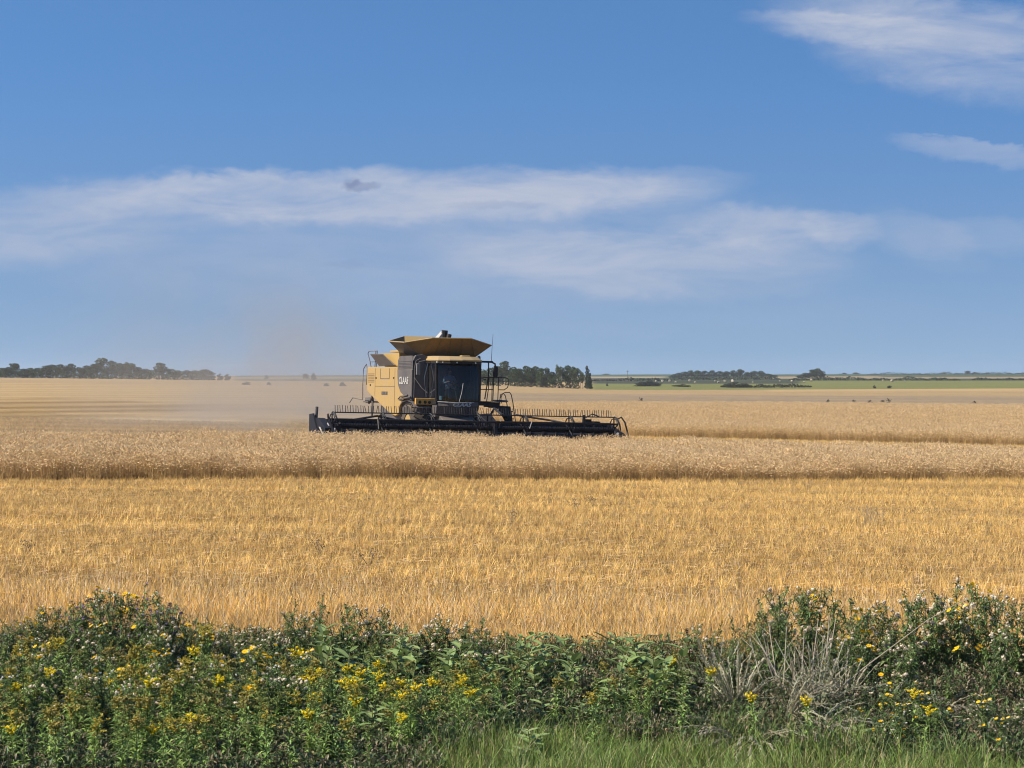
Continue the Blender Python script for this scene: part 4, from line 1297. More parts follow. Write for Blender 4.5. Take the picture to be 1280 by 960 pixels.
LT = [(-30, 461, 22), (-14, 459, 20), (2, 460, 18), (11, 459, 17), (20, 455.5, 14), (30, 461, 15), (38, 460, 13), (47, 460, 16), (57, 458.5, 15), (66, 456, 15), (76, 455.5, 15), (83, 457, 12), (90, 456, 9),
      (99, 459, 14), (108, 457, 15), (117, 455, 15), (128, 449.5, 15), (139, 451, 14), (149, 454, 15), (158, 453, 12), (166, 456, 12), (173, 459, 11), (182, 461, 16),
      (199, 453.5, 17), (211, 462, 14), (222, 463, 15), (234, 463, 15), (244, 463, 15), (254, 463, 14), (262, 464, 12)]
for i, (p_, t_, w_) in enumerate(LT):
    if (p_, t_) == (199, 453.5): lb, g_ = 'round topped tree standing clear above the low right part of the left tree line', None
    elif (p_, t_) == (128, 449.5): lb, g_ = 'tallest tree of the long tree line left of the harvester', None
    elif (p_, t_) == (20, 455.5): lb, g_ = 'pointed crowned tree near the left end of the far tree line', None
    elif p_ > 205: lb, g_ = 'low even tree in the tapering right end of the left tree line', 'low trees ending the left tree line'
    else: lb, g_ = 'dark leafy tree in the dense far tree line at left', 'trees in the left tree line'
    put_tree(p_, 1040 + (i * 37 % 5) * 12, t_, w_ * 1.25, 'round' if i % 4 else 'tall', lb, g_)
for p_, t_ in ((275, 467), (284, 467.5)):
    put_tree(p_, 1060, t_, 8, 'bush', 'small bush just right of the end of the left tree line', 'small bushes beyond the left tree line', 'bush')
for p_, D_, t_, w_ in ((382, 1700, 467, 9), (392, 1500, 466, 7), (333, 1700, 469, 6)):
    put_tree(p_, D_, t_, w_, 'bush', 'tiny hazy bush on the skyline behind the dust', 'hazy skyline bushes', 'bush')
MT = [(602, 800, 462, 20, 'round'), (613, 790, 460, 20, 'round'), (622, 780, 458, 18, 'round'), (632, 860, 451.5, 19, 'round'), (643, 770, 459, 17, 'round'), (650, 750, 461, 16, 'round'), (657, 760, 457.5, 16, 'round'), (664, 750, 460, 14, 'round'),
      (669, 850, 458, 16, 'round'), (675, 745, 462, 12, 'tall'), (680, 740, 467, 13, 'bush'), (685, 745, 462, 10, 'tall'), (691, 738, 465, 12, 'round'), (696.5, 750, 456.5, 6, 'aspen'),
      (702, 742, 461, 12, 'tall'), (709, 745, 459, 12, 'tall'), (715, 742, 461, 11, 'tall'), (720, 738, 462.5, 10, 'tall'), (725.5, 742, 463, 6, 'aspen'), (728.5, 745, 466, 6, 'aspen'), (734, 738, 457, 11, 'conifer'), (737.5, 742, 466, 7, 'conifer')]
for i, (p_, D_, t_, w_, k_) in enumerate(MT):
    g_ = 'trees in the clump right of the harvester'
    lb = 'green leafy tree in the clump behind the harvester platform'
    nm = None
    if p_ == 632: lb, g_ = 'tall greyish round crowned tree rising behind the clump nearest the cab', None
    elif p_ == 669: lb, g_ = 'greyish round tree showing behind the middle of the clump', None
    elif p_ == 696.5: lb, g_ = 'thin tree with a small tuft on top rising above the clump', None
    elif p_ == 734: lb, g_ = 'tall narrow conifer at the right end of the tree clump', None
    elif p_ == 737.5: lb, g_ = 'shorter conifer hugging the right side of the tall narrow conifer', None
    elif k_ == 'aspen': lb, g_ = 'slim pale trunked tree beside the tall narrow conifer', 'pale trunked trees'
    elif p_ > 672: lb, g_ = 'narrow tree in the sparser right half of the clump', 'narrow trees right half of clump'
    put_tree(p_, D_, t_, w_ * (1.1 if k_ == 'round' else .95), k_, lb, g_)
RTL = [(841, 469), (848, 466), (856, 464.5), (864, 463), (872, 463), (881, 463.5), (890, 463), (899, 464), (908, 464), (917, 463), (925, 461.5), (934, 465), (943, 463.5), (951, 463.5), (960, 467), (967, 469)]
for i, (p_, t_) in enumerate(RTL):
    put_tree(p_, 1620 + (i * 29 % 4) * 20, t_, 12, 'round', 'dark tree in the low tree belt right of centre on the horizon' if p_ < 955 else 'small tree ending the horizon tree belt on its right', 'trees in the right horizon belt' if p_ < 955 else 'small trees ending the belt')
for p_, t_, w_ in ((1000, 469, 9), (1007, 466, 10), (1015, 462, 12), (1022, 460.5, 12), (1028, 464, 8)):
    put_tree(p_, 1480, t_, w_ * 1.2, 'round', 'dark tree in the small isolated grove right of the horizon belt', 'trees of the isolated grove')
for p_, t_, w_ in ((758, 467, 10), (1055, 466, 7), (1070, 465.5, 10), (1180, 465.5, 8), (1197, 467, 7), (1210, 463.5, 9), (1218, 465, 8), (1234, 466, 9), (1262, 466, 7), (1274, 466.5, 7), (1050, 470, 6)):
    put_tree(p_, 2500, t_, w_, 'bush', 'tiny distant tree breaking the skyline at right', 'distant skyline trees')
for p_, D_, t_, w_ in ((802, 900, 477, 14), (811, 905, 476, 16), (819, 900, 478, 12), (854, 880, 480, 12), (846, 890, 481, 10), (908, 860, 480, 12), (918, 850, 477.5, 18), (930, 850, 479, 16)):
    put_tree(p_, D_, t_, w_ * 1.3, 'bush', 'low dark bush at the wheat edge in front of the green pasture', 'low bushes before the pasture', 'bush', -0.5)
for i_, (p_, D_, t_, w_) in enumerate(((1093, 800, 481.5, 4), (1112, 800, 482, 6), (759, 900, 479, 3))):
    put_tree(p_, D_, t_, w_, 'bush', ['small dark bush on the pasture edge, left of its twin', 'small dark bush on the pasture edge, right of its twin', 'lone small shrub in the pasture right of the conifer'][i_], None, 'bush', -0.5)


# hedges: long uneven leafy banks
def hedge(name, pxa, pxb, D, h, depth, label, col=(0.045, 0.058, 0.03), cat='hedge', step=2.0):
    r_ = np.random.default_rng(abs(int(pxa)))
    mb = MB()
    x0, x1 = (pxa - 640) / FPX * D, (pxb - 640) / FPX * D
    n = int((x1 - x0) / step * 26)
    hh = lambda x: h * (0.65 + 0.22 * math.sin(x * .11 + pxa) + 0.16 * math.sin(x * .37 + 1) + 0.12 * math.sin(x * .9))
    for _ in range(n):
        x = r_.uniform(x0, x1); y = r_.uniform(-depth, depth); e = min(1, (x - x0) / 6, (x1 - x) / 6)
        z = r_.uniform(0, 1) ** .7 * hh(x) * max(.15, e) ** .5 * (1 - (y / depth) ** 2 * .4)
        s1 = r_.uniform(.3, .75)
        p = Vector((x, D + y, tz1(x, D + y) + z))
        u_ = Vector(r_.normal(size=3)).normalized(); v_ = u_.cross(Vector(r_.normal(size=3))).normalized()
        mb.add([p - u_ * s1, p + v_ * s1 * .8, p + u_ * s1, p - v_ * s1 * .8], [(0, 1, 2, 3)], jit(col, .35, .12))
    return tag(mb.build(name, mat_tree), label, cat)


hedge('hedgerow', 985, 1120, 1195, 2.4, 3, 'dark hedgerow beyond the pasture below the isolated grove')
hedge('hedgerow', 1120, 1200, 1190, 3.0, 4, 'thicker dark hedgerow along the far side of the pasture at right')
hedge('hedgerow', 1215, 1330, 1230, 2.0, 3, 'thin broken hedgerow at the far right beyond the pasture')
hedge('hedgerow', 1085, 1330, 2250, 3.5, 5, 'long dark hedgerow along the right skyline', step=3.5)
hedge('hedgerow', 735, 840, 1190, 2.0, 4, 'dark scrubby bank beyond the pasture between conifer and tree belt')
hedge('hedgerow', 838, 975, 1290, 2.2, 4, 'scrubby bank along the foot of the horizon tree belt')
hedge('scrub_bank', 938, 1014, 850, 1.5, 4, 'long low dark scrub at the wheat edge before the pasture', (0.05, 0.052, 0.025), 'scrub')

hedge('scrub_bank', -60, 268, 1034, 5.0, 5, 'low dark scrub filling the foot of the left tree line', (0.036, 0.05, 0.024), 'scrub', step=2.6)

# pale round bales far off
random.seed(77)
mat_bale = plant_mat('bale_straw', 0.05, 0.9, 0.25, 2.0, 0.1)
bale0 = None
for p_, y_ in ((820, 478.3), (828, 474.2), (829, 478.2), (837, 478.4), (844.5, 474.5), (862, 476), (869, 476.5), (894, 476), (898, 472.5), (906, 477), (916, 472.5), (916, 477), (941, 474.5), (975, 474), (990, 474.3), (1005, 474), (1014, 474.2), (1104, 474.3), (1115, 474.2), (1131, 475.3)):
    X_, Y_, z_ = at(p_, 1080 + random.uniform(-40, 60))
    if bale0 is None:
        mb = MB()
        mb.tube([(-.75, 0, .8), (-.7, 0, .8), (.7, 0, .8), (.75, 0, .8)], [.68, .8, .8, .68], 14, (0.36, 0.31, 0.23))
        b_ = bale0 = mb.build('straw_bale', mat_bale, smooth=True)
        tag(b_, 'pale round bale in the dark ground beyond the pasture', 'bale', 'pale bales beyond the pasture')
    else:
        b_ = bale0.copy(); COL.objects.link(b_)
    b_.location = (X_, Y_, z_); b_.rotation_euler = (0, 0, random.uniform(0, 3.1)); b_.scale = (random.uniform(0.5, 0.95),) * 3
# far poles
for p_, D_, y_ in ((784.5, 1300, 463),):
    X_, Y_, z_ = at(p_, D_)
    mb = MB(); hgt = CZ + (HY - y_) / FPX * D_ - z_
    mb.tube([(0, 0, 0), (0, 0, hgt)], .16, 6, (.16, .14, .12)); mb.box((-.9, -.08, hgt - .9), (.9, .08, hgt - .7), (.16, .14, .12))
    o = mb.build('utility_pole', mat_bark); o.location = (X_, Y_, z_)
    tag(o, 'thin utility pole on the skyline between the conifer and the horizon belt', 'pole')

# ------------------------------------------------------------------ roadside plants
GREEN = (0.23, 0.325, 0.08)


def leaf(mb, p, d, L, W, col, droop=0.3, fold=0.25, mid=0.45):
    d = Vector(d).normalized(); s_ = d.cross(Vector((0, 0, 1)))
    if s_.length < .05: s_ = Vector((1, 0, 0))
    s_.normalize(); up = s_.cross(d)
    p = Vector(p); c = p + d * L * mid + up * L * .06; t = p + d * L - Vector((0, 0, 1)) * L * droop
    l = c + s_ * W * .5 + up * W * fold; r = c - s_ * W * .5 + up * W * fold
    mb.add([p, l, t, r, c], [(0, 1, 4), (1, 2, 4), (2, 3, 4), (3, 0, 4)], col)


def stem_pts(h, lean=0.08, n=4):
    a = random.uniform(0, 6.28); l = random.uniform(0, lean) * h
    return [Vector((math.cos(a) * l * (i / n) ** 2, math.sin(a) * l * (i / n) ** 2, h * i / n)) for i in range(n + 1)]


def along(pts, t):
    t = min(max(t, 0), .9999) * (len(pts) - 1); i = int(t)
    return pts[i].lerp(pts[i + 1], t - i)


def rdir(a, el):
    return Vector((math.cos(a) * math.cos(el), math.sin(a) * math.cos(el), math.sin(el)))


def fluff(mb, p, r, col, n=26):
    q = r * .72; p = Vector(p)
    mb.add([p + Vector(v) * q for v in ((1, 0, 0), (-1, 0, 0), (0, 1, 0), (0, -1, 0), (0, 0, 1), (0, 0, -1))], [(4, 0, 2), (4, 2, 1), (4, 1, 3), (4, 3, 0), (5, 2, 0), (5, 1, 2), (5, 3, 1), (5, 0, 3)], col)
    for _ in range(n):
        d = Vector((random.gauss(0, 1), random.gauss(0, 1), random.gauss(0, 1))).normalized()
        q = Vector(p) + d * r * random.uniform(.5, 1); s1 = r * .38
        u_ = d.cross(Vector((.3, .5, 1))).normalized() * s1; v_ = d.cross(u_).normalized() * s1
        mb.add([q - u_, q + v_, q + u_, q - v_], [(0, 1, 2, 3)], jit(col, .12, .03))


def goldenrod(seed, fcol, full=1.0, name='goldenrod_plant'):
    random.seed(seed)
    root = empty(name)
    st, lf, fl = MB(), MB(), MB()
    h = .58; pts = stem_pts(h, .12)
    st.tube(pts, .0035, 5, (0.10, 0.12, 0.05))
    N = 52
    for i in range(N):
        t = .12 + .82 * i / N; a = i * 2.4 + random.uniform(-.3, .3)
        L = (.125 - .06 * t) * random.uniform(.8, 1.2)
        leaf(lf, along(pts, t), rdir(a, random.uniform(.1, .9)), L, L * .27, jit(GREEN, .45, .1), random.uniform(0, .5))
    for j in range(int(14 * full)):
        a = random.uniform(0, 6.28); t = random.uniform(.84, 1); L = random.uniform(.04, .115) * (1.5 - t + .3)
        p0 = along(pts, t); d = rdir(a, random.uniform(.3, 1.2))
        q = [p0, p0 + d * L * .6, p0 + d * L + Vector((0, 0, -.012))]
        st.tube(q, .0015, 4, (.15, .15, .05), cap=False)
        for k in range(22):
            c = along(q, random.uniform(.15, 1)) + Vector((random.gauss(0, .005), random.gauss(0, .005), random.uniform(0, .012)))
            s1 = random.uniform(.0045, .0095); u_ = Vector((random.gauss(0, 1), random.gauss(0, 1), random.gauss(0, .5))).normalized() * s1
            v_ = u_.cross(Vector((random.gauss(0, 1), random.gauss(0, 1), 1))).normalized() * s1
            fl.add([c - u_, c + v_, c + u_, c - v_], [(0, 1, 2, 3)], jit(fcol, .3, .1))
    st.build('stem', mat_stem, root); lf.build('foliage', mat_leaf, root); fl.build('flower_head', mat_flower, root)
    return root


def thistle(seed, heads='fluff', name='thistle_plant', g=(0.14, 0.205, 0.06), h=1.0):
    random.seed(seed)
    root = empty(name)
    st, lf = MB(), MB()
    pts = stem_pts(h * .82, .1)
    st.tube(pts, .005, 5, (0.12, 0.13, 0.06), r2=.003)
    tips = [pts[-1]]
    for j in range(15):
        t = random.uniform(.3, .98); a = j * 2.4; p0 = along(pts, t); L = random.uniform(.12, .30) * h * (1.2 - t * .5)
        d = rdir(a, random.uniform(.75, 1.2)); e = p0 + d * L + Vector((0, 0, L * .15))
        st.tube([p0, p0 + d * L * .5, e], .0028, 4, (0.13, 0.13, 0.06), cap=False)
        tips.append(e)
        for k in range(12):
            q = p0.lerp(e, random.uniform(.1, .95)); Ll = random.uniform(.035, .08)
            leaf(lf, q, rdir(random.uniform(0, 6.28), random.uniform(-.2, 1)), Ll, Ll * .33, jit(g, .35, .12), random.uniform(0, .5))
        for k in range(3):
            s2 = e + rdir(random.uniform(0, 6.28), random.uniform(.3, 1.3)) * random.uniform(.02, .05); tips.append(s2)
            st.tube([e - d * .02, s2], .0016, 3, (.13, .13, .07), cap=False)
    for i in range(60):
        t = random.uniform(.03, .85); a = i * 2.4; L = random.uniform(.08, .17) * (1.15 - t * .5)
        c = jit(g, .35, .12); p0 = along(pts, t); d = rdir(a, random.uniform(-.1, .9))
        leaf(lf, p0, d, L, L * .26, c, random.uniform(.1, .6))
        for k in (.35, .6):                                  # side lobes
            for sg in (-1, 1):
                q = p0 + d * L * k; leaf(lf, q, rdir(a + sg * 1.1, random.uniform(-.1, .5)), L * .28, L * .1, c, .2)
    st.build('stem', mat_stem, root); lf.build('foliage', mat_leaf, root)
    random.shuffle(tips)
    for i, e in enumerate(tips[:30 if heads != 'sow' else 22]):
        mb = MB()
        r1 = random.random()
        if heads == 'fluff':
            if r1 < .5: fluff(mb, e, random.uniform(.018, .029), (0.84, 0.73, 0.55) if random.random() < .65 else (0.62, 0.50, 0.37), 18)
            else: fluff(mb, e, .009, (0.19, 0.135, 0.085), 9)
        elif heads == 'purple':
            fluff(mb, e, random.uniform(.012, .019), (0.34, 0.22, 0.38) if r1 < .4 else (0.17, 0.12, 0.10) if r1 < .8 else (.45, .4, .36), 10)
        elif heads == 'brown':
            fluff(mb, e, random.uniform(.008, .012), (0.16, 0.115, 0.07) if r1 < .8 else (.5, .44, .36), 10)
        else:
            if r1 < .27:
                for q in range(13):                          # yellow rays
                    a = q * 6.283 / 13; d = Vector((math.cos(a), math.sin(a), .12)); w = Vector((-math.sin(a), math.cos(a), 0)) * .0045
                    tilt = Matrix.Rotation(.7, 3, 'X'); d, w = tilt @ d, tilt @ w
                    mb.add([e, e + d * .024 - w * 1.8, e + d * .033, e + d * .024 + w * 1.8], [(0, 1, 2, 3)], jit((0.88, 0.52, 0.015), .1, .04))
                fluff(mb, e, .010, (.8, .45, .01), 8)
            elif r1 < .55: fluff(mb, e, random.uniform(.014, .021), (0.85, 0.82, 0.70), 12)
            else: fluff(mb, e, .006, (0.10, 0.12, 0.05), 6)
        mb.build('flower_head', mat_flower, root)
    return root


def milkweed(seed, h=.6, name='milkweed_plant'):
    random.seed(seed)
    root = empty(name); st, lf = MB(), MB()
    pts = stem_pts(h, .15)
    st.tube(pts, .007, 6, (0.16, 0.17, 0.08), r2=.004)
    n = 8
    for i in range(n):
        t = .2 + .78 * i / (n - 1); a0 = i * 1.57 + random.uniform(-.3, .3)
        for s_ in (0, math.pi):
            L = random.uniform(.15, .23) * (1 if i < n - 1 else .6); a = a0 + s_
            c = jit((0.22, 0.29, 0.095), .28, .08) if random.random() > .12 or i > 3 else jit((0.42, 0.36, 0.12), .2)
            d = rdir(a, random.uniform(.15, .8)); p = along(pts, t); W = L * .40
            sd_ = d.cross(Vector((0, 0, 1))).normalized(); up = sd_.cross(d)
            dr = random.uniform(.05, .35)
            sec = [(0, 0), (.2, .38), (.5, .5), (.8, .34), (1, 0)]
            vs = []
            for q, w in sec:
                c0 = p + d * L * q - Vector((0, 0, 1)) * L * dr * q * q
                vs += [c0 + sd_ * W * w + up * W * w * .35, c0, c0 - sd_ * W * w + up * W * w * .35]
            fs = [(3 * k + m_, 3 * k + m_ + 1, 3 * k + m_ + 4, 3 * k + m_ + 3) for k in range(4) for m_ in (0, 1)]
            lf.add(vs, fs, c)
    st.build('stem', mat_stem, root); lf.build('foliage', mat_leaf, root, smooth=False)
    return root


def wormwood(seed, h=.7, name='wormwood_tussock', az0=None, dead=False):
    random.seed(seed)
    root = empty(name); st, lf = MB(), MB()
    for j in range(115):
        a = random.uniform(0, 6.28) if az0 is None else random.gauss(az0, .75); el = random.uniform(.35, 1.35) if az0 is None else random.uniform(.15, 1.15); L = h * random.uniform(.6, 1.25)
        d = rdir(a, el); pts = [d * L * t - Vector((0, 0, 1)) * L * (.62 if az0 is None else .75) * t ** 2.0 * math.cos(el) * 1.4 for t in (0, .25, .5, .75, 1)]
        cs = jit((0.39, 0.36, 0.24), .32, .05)
        st.tube(pts, .0035, 4, cs, cap=False, r2=.0015)
        for k in range(52):                                  # feathery seed sprays that follow the arching stem
            t = random.uniform(.3, 1); p = along(pts, t)
            dd = (along(pts, min(1, t + .1)) - along(pts, t - .1)).normalized() * 1.2 + Vector((random.gauss(0, .22), random.gauss(0, .22), random.gauss(0, .18)))
            leaf(lf, p, dd, random.uniform(.025, .06), random.uniform(.006, .012), jit(cs, .3, .06), .25)
    st.build('stem', mat_stem, root); lf.build('foliage', mat_leaf, root)
    return root


def dead_stems(seed, h=.8, n=8, name='dead_stalks'):
    random.seed(seed); mb = MB()
    for j in range(n):
        a = random.uniform(0, 6.28); d = rdir(a, random.uniform(.9, 1.5)); L = h * random.uniform(.6, 1)
        b0 = Vector((random.gauss(0, .07), random.gauss(0, .07), 0)); c = jit((0.55, 0.46, 0.35), .2)
        k = [b0, b0 + d * L * .5, b0 + d * L + Vector((random.gauss(0, .05), 0, 0))]
        mb.tube(k, .007, 5, c, r2=.003)
        for q in range(3):
            p = along(k, random.uniform(.35, .9)); e = p + rdir(a + random.gauss(0, 1), random.uniform(.5, 1.3)) * L * random.uniform(.15, .35)
            mb.tube([p, e], .0025, 4, c, r2=.001)
    return mb.build(name, mat_stem)


def seed_spike(seed, h=.75, name='dock_plant'):
    random.seed(seed); root = empty(name); st, sd_ = MB(), MB()
    pts = stem_pts(h, .06); st.tube(pts, .006, 5, (.10, .05, .03), r2=.003)
    for _ in range(420):
        t = random.uniform(.35, 1); p = along(pts, t) + Vector((random.gauss(0, .013), random.gauss(0, .013), 0)); s1 = random.uniform(.004, .009)
        u_ = Vector((random.gauss(0, 1), random.gauss(0, 1), random.gauss(0, 1))).normalized() * s1; v_ = u_.cross(Vector((0, .4, 1))).normalized() * s1
        sd_.add([p - u_, p + v_, p + u_, p - v_], [(0, 1, 2, 3)], jit((0.075, 0.032, 0.016), .3))
    st.build('stem', mat_stem, root); sd_.build('seed_head', mat_flower, root)
    return root


def grass_patch(seed, half=.14, n=95, h0=.13, dry=.25):
    random.seed(seed); mb = MB()
    for _ in range(n):
        c = jit((0.175, 0.24, 0.052), .5, .1) if random.random() > dry else jit((0.42, 0.34, 0.16), .2)
        blade(mb, random.uniform(-half, half), random.uniform(-half, half), max(.04, random.gauss(h0, .07)), random.uniform(.004, .009), random.uniform(.05, .8), random.uniform(0, 6.28), c, 3, 0, random.uniform(0, .6))
    return mb.build('grass_tuft', mat_leaf, link=False)


def under_patch(seed, half=.16, h0=.26, brown=.15):
    random.seed(seed); mb = MB()
    for _ in range(9):
        x, y = random.uniform(-half, half), random.uniform(-half, half); h = random.uniform(.5, 1) * h0
        for i in range(20):
            z = h * random.uniform(.1, 1); L = random.uniform(.04, .09)
            c = jit((0.075, 0.11, 0.033), .5, .12) if random.random() > brown else jit((0.22, 0.165, 0.095), .4)  # leaf green darkened so the gaps between the weeds look shaded
            leaf(mb, (x + random.gauss(0, .02), y + random.gauss(0, .02), z), rdir(random.uniform(0, 6.28), random.uniform(-.2, 1.1)), L, L * random.uniform(.2, .4), c, random.uniform(0, .6))
        mb.tube([(x, y, 0), (x + random.gauss(0, .02), y, h)], .003, 4, (.10, .10, .05), cap=False)
    return mb.build('leafy_tuft', mat_leaf, link=False)


gp_ = [grass_patch(s_) for s_ in (51, 52, 53)]
up_ = [under_patch(s_) for s_ in (61, 62, 63)]
ub_ = [under_patch(s_, brown=.55, h0=.3) for s_ in (64, 65)]
vx = lambda d: (-.262 * d - .5, .262 * d + .5)
front_edge = lambda x, d: np.interp(colpx(x, d), [-100, 300, 480, 580, 700, 860, 1100, 1300, 1500], [12.4, 12.4, 13.3, 14.8, 16.0, 15.6, 14.9, 14.9, 14.9])
P = scatter(vx, (12.5, 18.6), .15, lambda x, d: d < front_edge(x, d) + .5)
cover('verge_grass', P, gp_, 'short green grass at the foot of the weeds', 'grass', .6, 1.3, hfn=lambda x, d: 1 + .3 * np.sin(x * 2.1 + d) + .25 * np.sin(x * 5.3 - d * 4.1))
P = scatter(vx, (13.2, 20.2), .235, lambda x, d: (d > front_edge(x, d)))
cover('undergrowth', P, up_ + ub_[:1], 'tangled low leafy growth between the roadside weeds', 'undergrowth', .7, 1.25)
P = scatter(vx, (17.2, 19.2), .22, lambda x, d: (colpx(x, d) > 1030) | ((colpx(x, d) > 740) & (colpx(x, d) < 850)))
cover('dry_undergrowth', P, ub_, 'brown withered growth low among the weeds at right', 'undergrowth', .8, 1.5)

TOPX = [-60, 0, 40, 100, 150, 210, 235, 290, 330, 380, 430, 480, 520, 580, 625, 660, 720, 790, 830, 870, 900, 940, 975, 1020, 1060, 1100, 1125, 1160, 1200, 1240, 1290, 1340]
TOPY = [800, 790, 762, 745, 733, 742, 768, 788, 790, 752, 762, 757, 782, 768, 788, 795, 800, 785, 792, 785, 778, 768, 722, 710, 738, 748, 735, 724, 712, 722, 745, 750]


def height_for(px, D, y):
    return CZ - (y - HY) * D / FPX - tz1((px - 640) / FPX * D, D)


gr = [goldenrod(201, (0.42, 0.34, 0.08)), goldenrod(202, (0.32, 0.27, 0.09), .8), goldenrod(203, (0.85, 0.66, 0.03)), goldenrod(204, (0.24, 0.28, 0.08), .7), goldenrod(205, (0.50, 0.40, 0.07), 1.3)]
gr_lab = ['mustard plumed goldenrod in the dense roadside stand', 'dull brownish plumed goldenrod in the dense roadside stand', 'goldenrod with a bright yellow plume in the roadside weeds', 'goldenrod still in green bud in the roadside stand', 'goldenrod with a wide golden plume in the roadside stand']
tf = [thistle(211), thistle(212), thistle(213)]
tpu = [thistle(214, 'purple'), thistle(215, 'purple')]
tb = [thistle(216, 'brown'), thistle(217, 'brown')]
ts = [thistle(218, 'sow', 'sow_thistle_plant', (0.14, 0.21, 0.065)), thistle(219, 'sow', 'sow_thistle_plant', (0.125, 0.19, 0.06)), thistle(220, 'sow', 'sow_thistle_plant', (0.15, 0.21, 0.07))]
mw = [milkweed(q_) for q_ in (231, 232, 233, 234, 235)]
first = set()


def place(proto, px, D, hgt, unit, label, cat, group, rz=None, sxy=None):
    X, Y, z = at(px, D)
    if proto.name in first: o = copy_tree(proto)
    else: first.add(proto.name); o = proto
    k = hgt / unit
    o.location = (X, Y, z - .01); o.rotation_euler = (random.gauss(0, .05), random.gauss(0, .05), random.uniform(0, 6.28) if rz is None else rz)
    sx_ = sxy if sxy else k ** .6
    o.scale = (sx_, sx_, k)
    tag(o, label, cat, group)
    return o


random.seed(99)
# back row
px = -40
while px < 1325:
    D_ = random.uniform(18.1, 19.6)
    h = height_for(px, D_, float(np.interp(px, TOPX, TOPY)) - (12 if 260 < px < 880 else 5)) * random.choice((1.0, .92, .85, .97)) + random.gauss(0, .02)
    if px < 240:
        if random.random() < .5: place(random.choice(ts), px, D_, h, 1.0, 'sow thistle with yellow blooms and white fluff among the weeds at far left', 'thistle', 'yellow flowered sow thistles at left')
        else: place(random.choice(tpu), px, D_, h, 1.0, 'purple headed thistle standing above the weeds at far left', 'thistle', 'purple thistles at left')
    elif px < 640:
        if random.random() < .7: place(random.choice(tf), px, D_, h, 1.0, 'seeding thistle with beige fluff heads at the left centre stubble edge', 'thistle', 'fluffy thistles left of centre')
        else: place(random.choice(tb), px, D_, h, 1.0, 'brown budded thistle at the left centre stubble edge', 'thistle', 'brown budded thistles left of centre')
    elif px < 860:
        if random.random() < .55: place(random.choice(mw), px, D_ - .3, h * .95, .62, 'broad leaved milkweed at the centre edge of the stubble', 'milkweed', 'milkweed along the centre stubble edge')
        elif random.random() < .5: place(random.choice(tb), px, D_, h * .9, 1.0, 'small brown budded thistle among the centre milkweed', 'thistle', 'brown thistles among milkweed')
    elif px < 965:
        place(random.choice(tb + tf[:1]), px, D_, h, 1.0, 'dark thistle left of the tall right hand weeds', 'thistle', 'thistles right of centre')
    else:
        r1 = random.random()
        if r1 < .35: place(random.choice(ts), px, D_, h * .9, 1.0, 'sow thistle with yellow blooms and white fluff among the tall weeds at right', 'thistle', 'yellow flowered sow thistles at right')
        elif r1 < .75: place(random.choice(tf), px, D_, h, 1.0, 'tall seeding thistle with pale fluff in the right hand weeds', 'thistle', 'fluffy thistles at right')
        else: place(random.choice(tb), px, D_, h, 1.0, 'tall dark thistle with brown heads in the right hand weeds', 'thistle', 'brown thistles at right')
    px += random.uniform(6.5, 11) if (px < 260 or px > 940) else random.uniform(9, 15)
# the milkweed bank
for _ in range(36):
    px = random.uniform(385, 860); D_ = random.uniform(17.6, 19.0)
    if 560 < px < 620 and random.random() < .5: continue
    place(random.choice(mw), px, D_, height_for(px, D_, random.uniform(800, 842)) , .62, 'broad leaved grey green milkweed massed in the middle of the weed bank', 'milkweed', 'massed milkweed')
# middle rows
for _ in range(300):
    px = random.uniform(-30, 1310); D_ = random.uniform(14.9, 18.2)
    if D_ < float(front_edge(np.array([(px - 640) / FPX * D_]), np.array([D_]))[0]) + .05: continue
    if 880 < px < 1065 and D_ < 17.5: continue
    if px < 390:
        r1 = random.random()
        if r1 < .3: place(random.choice(ts), px, D_, random.uniform(.5, .72), 1.0, 'low sow thistle half buried in the weeds at left', 'thistle', 'low sow thistles at left')
        elif r1 < .65: place(random.choice(tf), px, D_, random.uniform(.5, .68), 1.0, 'low fluffy thistle half buried in the weeds at left', 'thistle', 'low fluffy thistles at left')
        else:
            i = random.randrange(5); place(gr[i], px, D_, random.uniform(.5, .62), .6, gr_lab[i], 'goldenrod', gr_lab[i].split(' in ')[0] + ' group')
    elif px < 860:
        if random.random() < (.75 if D_ > 16.8 else .35): place(random.choice(mw), px, D_, random.uniform(.38, .6) * (1 if D_ > 16.8 else .7), .62, 'broad leaved milkweed within the centre of the weed bank', 'milkweed', 'milkweed in the centre bank')
        else:
            i = random.choice((0, 1, 3, 3)); place(gr[i], px, D_, random.uniform(.4, .55), .6, gr_lab[i], 'goldenrod', gr_lab[i].split(' in ')[0] + ' group')
    elif px > 1040:
        r1 = random.random()
        if r1 < .45: place(random.choice(ts), px, D_, random.uniform(.5, .85) * (1 if D_ > 17 else .6), 1.0, 'lower sow thistle in front of the tall weeds at right', 'thistle', 'lower sow thistles at right')
        else: place(random.choice(tf + tb), px, D_, random.uniform(.5, .85) * (1 if D_ > 17 else .6), 1.0, 'lower thistle in front of the tall weeds at right', 'thistle', 'lower thistles at right')
    elif random.random() < .5:
        place(random.choice(tb), px, D_, random.uniform(.4, .6) * (1 if D_ > 17 else .6), 1.0, 'dark low thistle behind the grey wormwood', 'thistle', 'thistles behind the wormwood')
